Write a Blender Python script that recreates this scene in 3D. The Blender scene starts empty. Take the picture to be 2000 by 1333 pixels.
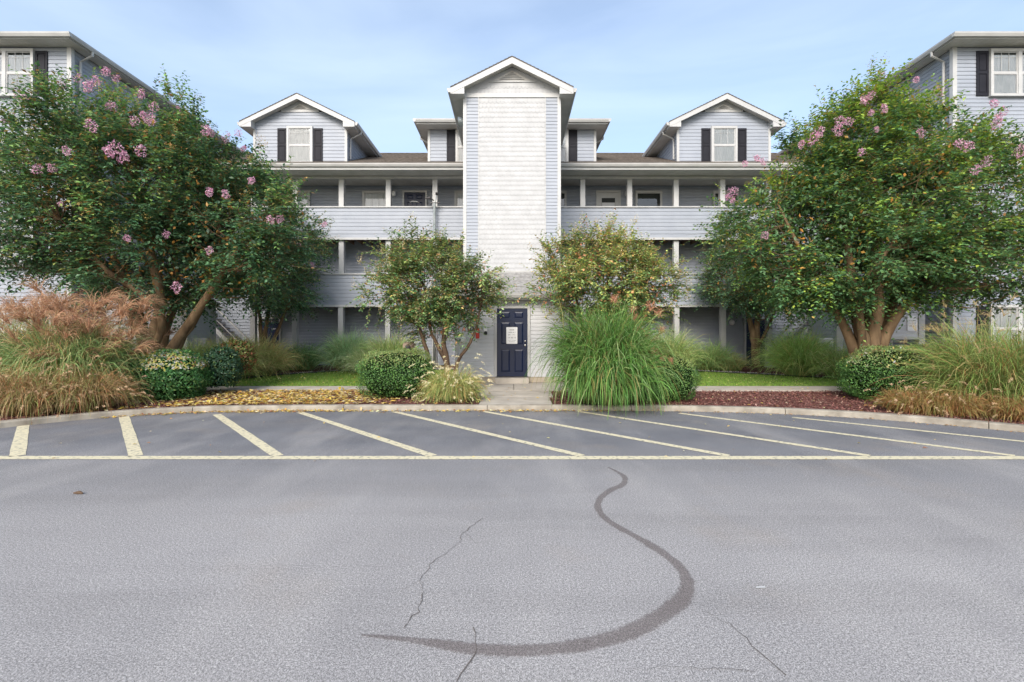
import bpy, math, random
import numpy as np
from mathutils import Vector
random.seed(7); rng = np.random.default_rng(7)
SC = bpy.context.scene; COL = SC.collection
PI = math.pi
# ------------------------------------------------------------------ camera, light, exposure
CAMZ, F, HX, HY = 1.6, 950.0, 1000.0, 655.0
cd = bpy.data.cameras.new('camera'); cam = bpy.data.objects.new('camera', cd); COL.objects.link(cam)
cam.location = (0, 0, CAMZ); cam.rotation_euler = (PI/2, 0, 0)
cd.sensor_width = 36.0; cd.lens = F/2000*36; cd.shift_y = -(666.5-HY)/2000; cd.clip_end = 3000; cd.clip_start = 0.05
SC.camera = cam
W = bpy.data.worlds.new('World'); SC.world = W; W.use_nodes = True
SUN_DIR = Vector((-0.24, -0.85, 0.62)).normalized()
wn = W.node_tree; wn.nodes.clear()
def nd(t, ty, **k):
    n = t.nodes.new(ty)
    for a, b in k.items(): setattr(n, a, b)
    return n
wo = nd(wn, 'ShaderNodeOutputWorld'); bg = nd(wn, 'ShaderNodeBackground'); sky = nd(wn, 'ShaderNodeTexSky', sky_type='NISHITA')
sky.sun_disc = False; sky.sun_elevation = math.asin(SUN_DIR.z); sky.sun_rotation = math.atan2(SUN_DIR.x, SUN_DIR.y)
sky.air_density = 1.0; sky.dust_density = 2.2; sky.ozone_density = 1.5
bg.inputs['Strength'].default_value = 0.15
tc = nd(wn, 'ShaderNodeTexCoord'); mp = nd(wn, 'ShaderNodeMapping'); mp.inputs['Scale'].default_value = (1.0, 1.6, 5.0)
mp.inputs['Rotation'].default_value = (0.12, 0.1, 0.3)
cn = nd(wn, 'ShaderNodeTexNoise'); cn.inputs['Scale'].default_value = 1.3; cn.inputs['Detail'].default_value = 7; cn.inputs['Roughness'].default_value = 0.5
cn.inputs['Distortion'].default_value = 0.5
cr = nd(wn, 'ShaderNodeMapRange'); cr.inputs['From Min'].default_value = 0.40; cr.inputs['From Max'].default_value = 0.80
cr.inputs['To Min'].default_value = 0.16; cr.inputs['To Max'].default_value = 0.40
mx = nd(wn, 'ShaderNodeMix', data_type='RGBA'); mx.inputs['B'].default_value = (5.0, 5.7, 6.4, 1)
wn.links.new(tc.outputs['Generated'], mp.inputs['Vector']); wn.links.new(mp.outputs[0], cn.inputs['Vector'])
wn.links.new(cn.outputs['Fac'], cr.inputs['Value']); wn.links.new(cr.outputs[0], mx.inputs['Factor'])
wn.links.new(sky.outputs[0], mx.inputs['A']); wn.links.new(mx.outputs['Result'], bg.inputs['Color'])
wn.links.new(bg.outputs[0], wo.inputs['Surface'])
sd = bpy.data.lights.new('sun', 'SUN'); sd.energy = 2.0; sd.angle = math.radians(30); sd.color = (1.0, 0.945, 0.87)
so = bpy.data.objects.new('sun', sd); COL.objects.link(so); so.rotation_euler = (-SUN_DIR).to_track_quat('-Z', 'Y').to_euler(); so.location = (-20, -30, 40)
vs = SC.view_settings; vs.view_transform = 'Standard'; vs.look = 'None'; vs.gamma = 1; vs.use_curve_mapping = False; vs.exposure = 0.85
SC.display_settings.display_device = 'sRGB'
SC.cycles.max_bounces = 8; SC.cycles.transparent_max_bounces = 12; SC.cycles.diffuse_bounces = 4

# ------------------------------------------------------------------ materials
def base_mat(name, col, rough=0.6, spec=0.4):
    m = bpy.data.materials.new(name); m.use_nodes = True
    b = m.node_tree.nodes['Principled BSDF']
    b.inputs['Base Color'].default_value = (*col, 1); b.inputs['Roughness'].default_value = rough
    b.inputs['Specular IOR Level'].default_value = spec
    return m, m.node_tree, b
def noise_mat(name, c1, c2, scale=6, rough=0.6, bump=0.0, bscale=None, spec=0.4, detail=5, stretch=None, lo=0.35, hi=0.65, bdist=0.01):
    m, t, b = base_mat(name, c1, rough, spec)
    co = nd(t, 'ShaderNodeTexCoord'); src = co.outputs['Object']
    if stretch:
        q = nd(t, 'ShaderNodeMapping'); q.inputs['Scale'].default_value = stretch; t.links.new(src, q.inputs['Vector']); src = q.outputs[0]
    n = nd(t, 'ShaderNodeTexNoise'); n.inputs['Scale'].default_value = scale; n.inputs['Detail'].default_value = detail
    t.links.new(src, n.inputs['Vector'])
    r = nd(t, 'ShaderNodeMapRange'); r.inputs['From Min'].default_value = lo; r.inputs['From Max'].default_value = hi
    t.links.new(n.outputs['Fac'], r.inputs['Value'])
    x = nd(t, 'ShaderNodeMix', data_type='RGBA'); x.inputs['A'].default_value = (*c1, 1); x.inputs['B'].default_value = (*c2, 1)
    t.links.new(r.outputs[0], x.inputs['Factor']); t.links.new(x.outputs['Result'], b.inputs['Base Color'])
    if bump:
        n2 = nd(t, 'ShaderNodeTexNoise'); n2.inputs['Scale'].default_value = bscale or scale*4; n2.inputs['Detail'].default_value = 4
        t.links.new(src, n2.inputs['Vector'])
        bp = nd(t, 'ShaderNodeBump'); bp.inputs['Strength'].default_value = bump; bp.inputs['Distance'].default_value = bdist
        t.links.new(n2.outputs['Fac'], bp.inputs['Height']); t.links.new(bp.outputs[0], b.inputs['Normal'])
    return m
def tint_mat(name, rough=0.5, transl=0.25, spec=0.35):
    m = bpy.data.materials.new(name); m.use_nodes = True; t = m.node_tree
    b = t.nodes['Principled BSDF']; o = t.nodes['Material Output']
    a = nd(t, 'ShaderNodeAttribute', attribute_name='tint')
    t.links.new(a.outputs['Color'], b.inputs['Base Color']); b.inputs['Roughness'].default_value = rough; b.inputs['Specular IOR Level'].default_value = spec
    if transl:
        tr = nd(t, 'ShaderNodeBsdfTranslucent'); mixn = nd(t, 'ShaderNodeMixShader'); mixn.inputs[0].default_value = transl
        t.links.new(a.outputs['Color'], tr.inputs['Color']); t.links.new(b.outputs[0], mixn.inputs[1]); t.links.new(tr.outputs[0], mixn.inputs[2])
        t.links.new(mixn.outputs[0], o.inputs['Surface'])
    return m
M = {}
M['siding'] = noise_mat('vinyl_siding', (0.285, 0.31, 0.355), (0.32, 0.345, 0.39), 1.6, 0.5, 0.15, 40, bdist=0.003)
M['white_siding'] = noise_mat('white_siding', (0.49, 0.50, 0.52), (0.55, 0.555, 0.57), 1.2, 0.5, 0.1, 30, bdist=0.002)
M['scallop'] = noise_mat('white_scallop', (0.40, 0.402, 0.405), (0.455, 0.457, 0.46), 3, 0.6, 0.2, 40, bdist=0.003)
M['trim'] = noise_mat('white_trim', (0.42, 0.42, 0.413), (0.48, 0.48, 0.472), 2.5, 0.45, 0.05, 30)
M['soffit'] = noise_mat('soffit', (0.50, 0.485, 0.45), (0.57, 0.55, 0.52), 2, 0.6)
M['gutter'] = noise_mat('gutter', (0.38, 0.375, 0.36), (0.45, 0.445, 0.43), 2, 0.4)
M['shutter'] = noise_mat('shutter', (0.012, 0.012, 0.017), (0.018, 0.018, 0.024), 3, 0.6, spec=0.2)
M['navy'] = noise_mat('navy_paint', (0.002, 0.008, 0.036), (0.003, 0.011, 0.045), 2, 0.35)
M['shingle'] = noise_mat('roof_shingle', (0.10, 0.085, 0.075), (0.21, 0.185, 0.165), 9, 0.9, 0.6, 90, spec=0.15, stretch=(1, 2.2, 2.2), lo=0.3, hi=0.7)
M['shingle_light'] = noise_mat('light_roof_shingle', (0.24, 0.23, 0.22), (0.36, 0.35, 0.33), 10, 0.9, 0.6, 90, spec=0.15)
M['joist'] = noise_mat('deck_wood', (0.14, 0.085, 0.055), (0.22, 0.14, 0.09), 4, 0.8)
M['curtain'] = noise_mat('curtain', (0.52, 0.53, 0.54), (0.60, 0.60, 0.61), 3, 0.8)
M['blind'] = noise_mat('blind', (0.40, 0.43, 0.46), (0.48, 0.51, 0.53), 3, 0.8)
M['interior'] = base_mat('dark_interior', (0.03, 0.035, 0.035), 0.8)[0]
M['metal'] = noise_mat('galvanised', (0.30, 0.34, 0.34), (0.38, 0.41, 0.41), 6, 0.45); M['metal'].node_tree.nodes['Principled BSDF'].inputs['Metallic'].default_value = 0.4
M['darkmetal'] = base_mat('dark_metal', (0.06, 0.055, 0.055), 0.5)[0]
M['brass'] = base_mat('satin_knob', (0.75, 0.73, 0.68), 0.25)[0]; M['brass'].node_tree.nodes['Principled BSDF'].inputs['Metallic'].default_value = 0.7
M['red'] = base_mat('red_plastic', (0.55, 0.04, 0.03), 0.4)[0]
M['black'] = base_mat('black_plastic', (0.02, 0.02, 0.02), 0.4)[0]
M['whiteplastic'] = base_mat('white_plastic', (0.8, 0.8, 0.8), 0.35)[0]
M['ink'] = base_mat('grey_ink', (0.22, 0.22, 0.22), 0.6)[0]
M['concrete'] = noise_mat('concrete', (0.36, 0.325, 0.28), (0.47, 0.43, 0.375), 2.2, 0.85, 0.3, 60, spec=0.2, bdist=0.004)
M['kerb'] = noise_mat('kerb_concrete', (0.21, 0.185, 0.15), (0.36, 0.325, 0.27), 3.5, 0.9, 0.5, 50, spec=0.2, bdist=0.006)
M['foundation'] = noise_mat('foundation', (0.38, 0.32, 0.25), (0.47, 0.41, 0.33), 2.5, 0.9, 0.3, 30)
M['soil'] = noise_mat('mulch_base', (0.10, 0.045, 0.038), (0.19, 0.09, 0.078), 14, 0.95, 0.9, 60, spec=0.1, bdist=0.02)
M['turf'] = noise_mat('turf_base', (0.10, 0.17, 0.03), (0.16, 0.22, 0.05), 3, 0.95)
M['earth'] = noise_mat('far_ground', (0.06, 0.08, 0.035), (0.11, 0.12, 0.06), 0.4, 0.95)
M['stone'] = noise_mat('pale_stone', (0.35, 0.33, 0.29), (0.5, 0.47, 0.42), 5, 0.9)
M['line'] = noise_mat('line_paint', (0.26, 0.245, 0.20), (0.62, 0.56, 0.39), 18, 0.7, 0.5, 120, spec=0.2, detail=8, lo=0.34, hi=0.47)
M['crack'] = base_mat('crack', (0.105, 0.088, 0.078), 0.95)[0]
M['bark'] = noise_mat('myrtle_bark', (0.12, 0.075, 0.042), (0.27, 0.18, 0.10), 5, 0.75, 0.6, 22, spec=0.2, stretch=(1, 1, 0.3), bdist=0.02)
M['bark_dark'] = noise_mat('dark_bark', (0.07, 0.045, 0.03), (0.17, 0.11, 0.07), 5, 0.8, 0.6, 22, spec=0.2, stretch=(1, 1, 0.3), bdist=0.02)
M['leaf'] = tint_mat('leaf', 0.42, 0.32, 0.45)
M['petal'] = tint_mat('petal', 0.7, 0.25, 0.2)
M['grass'] = tint_mat('grass_blade', 0.5, 0.25, 0.3)
M['chip'] = tint_mat('mulch_chip', 0.9, 0, 0.1)
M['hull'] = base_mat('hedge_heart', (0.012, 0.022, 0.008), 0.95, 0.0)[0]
M['hull_straw'] = base_mat('grass_heart', (0.05, 0.045, 0.018), 0.95, 0.0)[0]
M['timber'] = noise_mat('weathered_timber', (0.36, 0.26, 0.2), (0.48, 0.37, 0.29), 6, 0.8, 0.3, 30, stretch=(1, 1, 0.2))
# glass
m, t, b = base_mat('window_glass', (0.8, 0.85, 0.88), 0.05); o_ = t.nodes['Material Output']
gt = nd(t, 'ShaderNodeBsdfTransparent'); gg = nd(t, 'ShaderNodeBsdfGlossy'); gg.inputs['Roughness'].default_value = 0.03
gt.inputs['Color'].default_value = (0.93, 0.96, 0.96, 1); lw = nd(t, 'ShaderNodeFresnel'); lw.inputs['IOR'].default_value = 1.8
gm = nd(t, 'ShaderNodeMixShader'); t.links.new(lw.outputs[0], gm.inputs[0]); t.links.new(gt.outputs[0], gm.inputs[1]); t.links.new(gg.outputs[0], gm.inputs[2])
t.links.new(gm.outputs[0], o_.inputs['Surface']); M['glass'] = m
# asphalt
def asphalt():
    m, t, b = base_mat('asphalt', (0.2, 0.2, 0.21), 0.78, 0.3)
    L = t.links.new; co = nd(t, 'ShaderNodeTexCoord'); o = co.outputs['Object']
    def noise(s, d=4, ro=0.55, vec=o):
        n = nd(t, 'ShaderNodeTexNoise'); n.inputs['Scale'].default_value = s; n.inputs['Detail'].default_value = d; n.inputs['Roughness'].default_value = ro
        L(vec, n.inputs['Vector']); return n.outputs['Fac']
    def mr(v, a, b2, c=0.0, d=1.0):
        r = nd(t, 'ShaderNodeMapRange'); r.inputs['From Min'].default_value = a; r.inputs['From Max'].default_value = b2
        r.inputs['To Min'].default_value = c; r.inputs['To Max'].default_value = d; L(v, r.inputs['Value']); return r.outputs[0]
    def mix(f, a, b2, mode='MIX'):
        x = nd(t, 'ShaderNodeMix', data_type='RGBA', blend_type=mode)
        for k, v in (('Factor', f), ('A', a), ('B', b2)):
            if isinstance(v, tuple): x.inputs[k].default_value = (*v, 1)
            elif isinstance(v, float): x.inputs[k].default_value = v
            else: L(v, x.inputs[k])
        return x.outputs['Result']
    def mth(op, a, b2):
        q = nd(t, 'ShaderNodeMath', operation=op)
        for k, v in enumerate((a, b2)):
            if isinstance(v, float): q.inputs[k].default_value = v
            else: L(v, q.inputs[k])
        return q.outputs[0]
    big = noise(0.28, 3); mid = noise(1.1, 4)
    base = mix(mr(big, 0.35, 0.65), (0.262, 0.251, 0.246), (0.33, 0.317, 0.310))
    base = mix(mr(mid, 0.35, 0.7), base, (0.265, 0.254, 0.25))
    # newer, darker sealed band beside the kerb, with a wandering edge
    sp = nd(t, 'ShaderNodeSeparateXYZ'); L(o, sp.inputs[0])
    y = mth('ADD', sp.outputs[1], mth('MULTIPLY', mth('SUBTRACT', noise(0.35, 3), 0.5), 3.2))
    band = mr(y, 4.2, 7.4)
    dark = mix(mr(mid, 0.3, 0.7), (0.11, 0.113, 0.126), (0.17, 0.172, 0.183))
    base = mix(mr(band, 0, 1, 0, 0.95), base, dark)
    # long faint wheel tracks and drips
    q = nd(t, 'ShaderNodeMapping'); q.inputs['Scale'].default_value = (0.16, 1.5, 1); q.inputs['Rotation'].default_value = (0, 0, 0.25); L(o, q.inputs['Vector'])
    base = mix(mr(noise(0.9, 4, 0.6, q.outputs[0]), 0.45, 0.72, 0, 0.5), base, (0.18, 0.172, 0.168))
    q = nd(t, 'ShaderNodeMapping'); q.inputs['Scale'].default_value = (1.2, 0.35, 1); q.inputs['Location'].default_value = (3, 7, 0); L(o, q.inputs['Vector'])
    base = mix(mr(noise(0.7, 5, 0.6, q.outputs[0]), 0.5, 0.75, 0, 0.4), base, (0.40, 0.38, 0.36))
    v2 = nd(t, 'ShaderNodeTexVoronoi'); v2.inputs['Scale'].default_value = 0.9; L(o, v2.inputs['Vector']); s2 = nd(t, 'ShaderNodeSeparateColor'); L(v2.outputs['Color'], s2.inputs[0])
    dist = mth('ADD', v2.outputs['Distance'], mth('MULTIPLY', noise(9, 3), 0.12))
    base = mix(mth('MULTIPLY', mr(dist, 0.10, 0.22, 0.45, 0), mr(s2.outputs[0], 0.72, 0.76)), base, (0.15, 0.14, 0.14))
    # tan dirt
    base = mix(mr(noise(0.8, 5), 0.56, 0.75, 0, 0.35), base, (0.27, 0.225, 0.18))
    # aggregate
    ag = noise(150, 2, 0.6); ag2 = noise(240, 2, 0.6)
    agm = mr(ag, 0.36, 0.64, 0.48, 1.55)
    cb = nd(t, 'ShaderNodeCombineColor'); [L(agm, cb.inputs[k]) for k in range(3)]
    base = mix(1.0, base, cb.outputs[0], 'MULTIPLY')
    agm2 = mr(noise(62, 3, 0.65), 0.34, 0.66, 0.72, 1.28)
    cb2 = nd(t, 'ShaderNodeCombineColor'); [L(agm2, cb2.inputs[k]) for k in range(3)]
    base = mix(1.0, base, cb2.outputs[0], 'MULTIPLY')
    vo = nd(t, 'ShaderNodeTexVoronoi'); vo.inputs['Scale'].default_value = 60; L(o, vo.inputs['Vector'])
    sep = nd(t, 'ShaderNodeSeparateColor'); L(vo.outputs['Color'], sep.inputs[0])
    spk = mth('MULTIPLY', mr(vo.outputs['Distance'], 0.15, 0.32, 1, 0), mr(sep.outputs[0], 0.95, 0.965))
    base = mix(spk, base, (0.55, 0.53, 0.5))
    spk2 = mth('MULTIPLY', mr(vo.outputs['Distance'], 0.2, 0.4, 1, 0), mr(sep.outputs[1], 0.89, 0.91))
    base = mix(spk2, base, (0.18, 0.17, 0.17))
    L(base, b.inputs['Base Color'])
    bp = nd(t, 'ShaderNodeBump'); bp.inputs['Strength'].default_value = 0.45; bp.inputs['Distance'].default_value = 0.004
    L(ag, bp.inputs['Height']); L(bp.outputs[0], b.inputs['Normal'])
    return m
M['asphalt'] = asphalt()
# damp smear: fades out at its ragged edges
def smear_mat():
    m, t, b = base_mat('damp_smear', (0.165, 0.132, 0.122), 0.75, 0.3); L = t.links.new; o = t.nodes['Material Output']
    a = nd(t, 'ShaderNodeAttribute', attribute_name='edge'); co = nd(t, 'ShaderNodeTexCoord')
    n = nd(t, 'ShaderNodeTexNoise'); n.inputs['Scale'].default_value = 70; n.inputs['Detail'].default_value = 3; L(co.outputs['Object'], n.inputs['Vector'])
    n2 = nd(t, 'ShaderNodeTexNoise'); n2.inputs['Scale'].default_value = 5; n2.inputs['Detail'].default_value = 3; L(co.outputs['Object'], n2.inputs['Vector'])
    q = nd(t, 'ShaderNodeMath', operation='MULTIPLY_ADD'); L(n.outputs['Fac'], q.inputs[0]); q.inputs[1].default_value = 1.6; q.inputs[2].default_value = -1.75
    q1 = nd(t, 'ShaderNodeMath', operation='ADD'); L(q.outputs[0], q1.inputs[0]); L(a.outputs['Fac'], q1.inputs[1])
    q3 = nd(t, 'ShaderNodeMath', operation='MULTIPLY_ADD'); L(n2.outputs['Fac'], q3.inputs[0]); q3.inputs[1].default_value = 1.3; L(q1.outputs[0], q3.inputs[2])
    r = nd(t, 'ShaderNodeMapRange'); r.inputs['From Min'].default_value = 0.0; r.inputs['From Max'].default_value = 0.5; r.inputs['To Max'].default_value = 0.44; L(q3.outputs[0], r.inputs['Value'])
    tr = nd(t, 'ShaderNodeBsdfTransparent'); mm = nd(t, 'ShaderNodeMixShader'); L(r.outputs[0], mm.inputs[0]); L(tr.outputs[0], mm.inputs[1]); L(b.outputs[0], mm.inputs[2]); L(mm.outputs[0], o.inputs['Surface'])
    return m
M['smear'] = smear_mat()

# ------------------------------------------------------------------ object helpers
WL = {}
def wloc(o): return WL.get(o.name, Vector((0, 0, 0)))
def link(name, data, parent=None, loc=(0, 0, 0)):
    o = bpy.data.objects.new(name, data); COL.objects.link(o); loc = Vector(loc)
    if parent is not None: o.parent = parent; o.location = loc - wloc(parent)
    else: o.location = loc
    WL[o.name] = loc; return o
def tag(o, label=None, cat=None, group=None, kind=None):
    if label: o['label'] = label
    if cat: o['category'] = cat
    if group: o['group'] = group
    if kind: o['kind'] = kind
    return o
def thing(name, label, cat, loc, group=None): return tag(link(name, None, None, loc), label, cat, group)
def at(px, py, D): return Vector(((px-HX)*D/F, D, CAMZ+(HY-py)*D/F))
class MB:
    def __init__(s): s.v = []; s.f = []
    def quad(s, *p):
        n = len(s.v); s.v += [tuple(q) for q in p]; s.f.append(tuple(range(n, n+len(p)))); return s
    def box(s, x0, x1, y0, y1, z0, z1):
        n = len(s.v)
        s.v += [(x0,y0,z0),(x1,y0,z0),(x1,y1,z0),(x0,y1,z0),(x0,y0,z1),(x1,y0,z1),(x1,y1,z1),(x0,y1,z1)]
        s.f += [tuple(n+i for i in q) for q in ((3,2,1,0),(4,5,6,7),(0,1,5,4),(1,2,6,5),(2,3,7,6),(3,0,4,7))]; return s
    def prism(s, poly, y0, y1):      # polygon in x,z extruded along y
        n = len(s.v); k = len(poly)
        s.v += [(x, y0, z) for x, z in poly] + [(x, y1, z) for x, z in poly]
        s.f += [tuple(range(n, n+k)), tuple(range(n+2*k-1, n+k-1, -1))]
        s.f += [(n+i, n+k+i, n+k+(i+1) % k, n+(i+1) % k) for i in range(k)]; return s
    def tube(s, pts, rad, sides=8, cap=True):
        pts = [Vector(p) for p in pts]; n0 = len(s.v)
        if not hasattr(rad, '__len__'): rad = [rad]*len(pts)
        up = None
        for i, p in enumerate(pts):
            d = (pts[min(i+1, len(pts)-1)]-pts[max(i-1, 0)]).normalized()
            if up is None:
                up = d.orthogonal().normalized()
            up = (up-d*up.dot(d)).normalized(); sd_ = d.cross(up)
            for k in range(sides):
                a = 2*PI*k/sides; s.v.append(tuple(p+(up*math.cos(a)+sd_*math.sin(a))*rad[i]))
        for i in range(len(pts)-1):
            for k in range(sides):
                a = n0+i*sides+k; b2 = n0+i*sides+(k+1) % sides
                s.f.append((a, b2, b2+sides, a+sides))
        if cap: s.f += [tuple(n0+k for k in range(sides))[::-1], tuple(n0+(len(pts)-1)*sides+k for k in range(sides))]
        return s
    def lathe(s, prof, c=(0, 0, 0), sides=14):
        n0 = len(s.v)
        for r, z in prof:
            for k in range(sides): s.v.append((c[0]+r*math.cos(2*PI*k/sides), c[1]+r*math.sin(2*PI*k/sides), c[2]+z))
        for i in range(len(prof)-1):
            for k in range(sides):
                a = n0+i*sides+k; b2 = n0+i*sides+(k+1) % sides; s.f.append((a, b2, b2+sides, a+sides))
        s.f.append(tuple(n0+(len(prof)-1)*sides+k for k in range(sides))); return s
    def siding(s, A, B, nrm, z0, z1, pitch, clip=None, lip=0.019):
        A = Vector((*A, 0)); B = Vector((*B, 0)); u = (B-A); Ln = u.length; u.normalize(); n = Vector((*nrm, 0))
        k = max(1, round((z1-z0)/pitch)); p = (z1-z0)/k
        prof = [(0, 0.004), (0, lip), (0.70, 0.012), (0.78, 0.005), (1.0, 0.004)]
        for i in range(k):
            zb = z0+i*p
            for (a, oa), (b2, ob) in zip(prof[:-1], prof[1:]):
                za, zc = zb+a*p, zb+b2*p
                ra = clip(za) if clip else (0, Ln); rc = clip(zc) if clip else (0, Ln)
                if ra[1] <= ra[0]: continue
                if rc[1] <= rc[0]: rc = ((ra[0]+ra[1])/2,)*2
                s.quad(A+u*ra[0]+n*oa+Vector((0,0,za)), A+u*ra[1]+n*oa+Vector((0,0,za)), A+u*rc[1]+n*ob+Vector((0,0,zc)), A+u*rc[0]+n*ob+Vector((0,0,zc)))
        return s
    def courses(s, a0, a1, b0, b1, step=0.14, lip=0.012):
        # stepped shingle courses from the eave (a0-a1) up to the ridge (b0-b1)
        a0, a1, b0, b1 = map(Vector, (a0, a1, b0, b1)); Ls = ((b0+b1)/2-(a0+a1)/2).length; k = max(1, round(Ls/step))
        n = (a1-a0).cross((b0+b1)/2-(a0+a1)/2).normalized()
        if n.z < 0: n = -n
        for i in range(k):
            f0, f1 = i/k, (i+1)/k
            p0, p1 = a0.lerp(b0, f0), a1.lerp(b1, f0); q0, q1 = a0.lerp(b0, f1), a1.lerp(b1, f1)
            s.quad(p0, p1, p1+n*lip, p0+n*lip); s.quad(p0+n*lip, p1+n*lip, q1, q0)
        return s
    def build(s, name, mat, parent=None, loc=None, smooth=False, bevel=0, local=False, **tg):
        me = bpy.data.meshes.new(name); L0 = Vector(loc) if loc is not None else (wloc(parent) if parent is not None else Vector((0, 0, 0)))
        vv = s.v if local else [tuple(Vector(p)-L0) for p in s.v]
        me.from_pydata(vv, [], s.f); me.materials.append(M[mat]); me.update()
        if smooth: me.polygons.foreach_set('use_smooth', [True]*len(me.polygons))
        o = link(name, me, parent, L0)
        if bevel:
            bv = o.modifiers.new('bevel', 'BEVEL'); bv.width = bevel; bv.segments = 2; bv.limit_method = 'ANGLE'
        return tag(o, **tg)
def np_mesh(name, V, Fc, mat, parent=None, loc=(0, 0, 0), tint=None, smooth=False, extra=None):
    loc = Vector(loc); V = np.asarray(V, np.float32)-np.array(loc, np.float32); Fc = np.asarray(Fc, np.int32)
    me = bpy.data.meshes.new(name); k = Fc.shape[1]
    me.vertices.add(len(V)); me.vertices.foreach_set('co', V.ravel())
    me.loops.add(Fc.size); me.loops.foreach_set('vertex_index', Fc.ravel())
    me.polygons.add(len(Fc)); me.polygons.foreach_set('loop_start', np.arange(0, Fc.size, k, dtype=np.int32)); me.polygons.foreach_set('loop_total', np.full(len(Fc), k, np.int32))
    if smooth: me.polygons.foreach_set('use_smooth', np.ones(len(Fc), bool))
    if tint is not None:
        a = me.attributes.new('tint', 'FLOAT_COLOR', 'POINT'); c = np.ones((len(V), 4), np.float32); c[:, :3] = tint; a.data.foreach_set('color', c.ravel())
    if extra is not None:
        a = me.attributes.new(extra[0], 'FLOAT', 'POINT'); a.data.foreach_set('value', np.asarray(extra[1], np.float32))
    me.materials.append(M[mat]); me.update(calc_edges=True); me.validate()
    return link(name, me, parent, loc)
def unit(a): return a/np.maximum(np.linalg.norm(a, axis=-1, keepdims=True), 1e-9)
WOB = 0.03
DRP = 2.0
def ribbons(P0, D0, Ln, Wd, droop, seg=6, c0=None, c1=None, taper=1.0, start_w=0.6, stiff=1.6):
    """curved blades; returns verts, quads, tint"""
    n = len(P0); P = P0.copy(); D = unit(D0); st = (Ln/seg)[:, None]; out = []; cols = []
    ang = rng.uniform(0, 2*PI, n); ref = np.stack([np.cos(ang), np.sin(ang), np.zeros(n)], 1)
    ref = unit(np.cross(D, ref)+1e-4)
    for i in range(seg+1):
        f = i/seg; w = Wd*(start_w+(1-start_w)*min(1, f*4))*(1-f**2*taper)+0.0008
        S = unit(ref-D*np.sum(ref*D, 1, keepdims=True)); out += [P-S*w[:, None]/2, P+S*w[:, None]/2]
        if c0 is not None: cc = c0*(1-f)+c1*f; cols += [cc, cc]
        D = unit(D+rng.normal(0, WOB, (n, 3))+np.array([0, 0, -1.0])*(droop*(f**stiff if i else 0)/seg*DRP)[:, None]); P = P+D*st
    V = np.stack(out, 1).reshape(-1, 3); k = 2*(seg+1)
    q = np.array([[2*i, 2*i+1, 2*i+3, 2*i+2] for i in range(seg)]); Fc = (np.arange(n)[:, None, None]*k+q[None]).reshape(-1, 4)
    T = np.stack(cols, 1).reshape(-1, 3) if c0 is not None else None
    return V, Fc, T, P
def leafV(P, D, N, L, Wd, col, fold=0.12):
    D = unit(D); S = unit(np.cross(D, N)); N2 = unit(np.cross(S, D)); n = len(P)
    mid = P+D*(L*0.48)[:, None]; up = N2*(L*fold)[:, None]
    V = np.stack([P, mid+S*(Wd/2)[:, None]+up, P+D*L[:, None], mid-S*(Wd/2)[:, None]+up], 1).reshape(-1, 3)
    b = np.arange(n)[:, None]*4; Fc = np.concatenate([b+[0, 1, 2], b+[0, 2, 3]], 1).reshape(-1, 3)
    return V, Fc, np.repeat(col, 4, 0)
def cat(parts):
    V, Fs, T = [], [], []; o = 0
    for v, f, t_ in parts: V.append(v); Fs.append(f+o); T.append(t_); o += len(v)
    return np.concatenate(V), np.concatenate(Fs), np.concatenate(T)
GAIN = 1.0
def pick(pal, n, jit=0.18):
    cols = np.array([p[1] for p in pal]); w = np.array([p[0] for p in pal], float); w /= w.sum()
    c = cols[rng.choice(len(pal), n, p=w)]; return np.clip(c*GAIN*(1+rng.normal(0, jit, (n, 1)))*(1+rng.normal(0, 0.05, (n, 3))), 0.004, 0.9)

# ------------------------------------------------------------------ ground, kerb, paving
KP = [(-24, -2), (-18, 1.5), (-13, 4.2), (-10.2, 6.4), (-9.2, 7.75), (-8.79, 8.35), (-8.4, 8.95), (-7.74, 9.6), (-6.4, 10.16), (-4, 10.3), (0, 10.3), (2.5, 10.3), (3.65, 10.2), (5, 10.0), (6.1, 9.68), (7.19, 9.1), (7.96, 8.45), (8.4, 8.0), (10, 6.4), (14, 3.2), (24, -3)]
kx = np.array([p[0] for p in KP]); ky = np.array([p[1] for p in KP])
def kerbY(x):
    xs = np.linspace(-0.5, 0.5, 7); return float(np.mean(np.interp(x+xs, kx, ky)))
def zb(y): return float(np.interp(y, [9.9, 10.6, 13.8, 18.6, 19.9], [0.105, 0.11, 0.15, 0.25, 0.30]))
g = MB().quad((-600, -300, -0.06), (600, -300, -0.06), (600, 1200, -0.06), (-600, 1200, -0.06)).build('ground', 'earth', kind='structure')
a = MB()
xs = np.linspace(-40, 40, 81)
for i in range(80):
    x0, x1 = xs[i], xs[i+1]; a.quad((x0, -40, 0), (x1, -40, 0), (x1, min(kerbY(x1), 30)+0.06, 0), (x0, kerbY(x0)+0.06, 0))
lot = a.build('parking_lot', 'asphalt', kind='structure')
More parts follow.
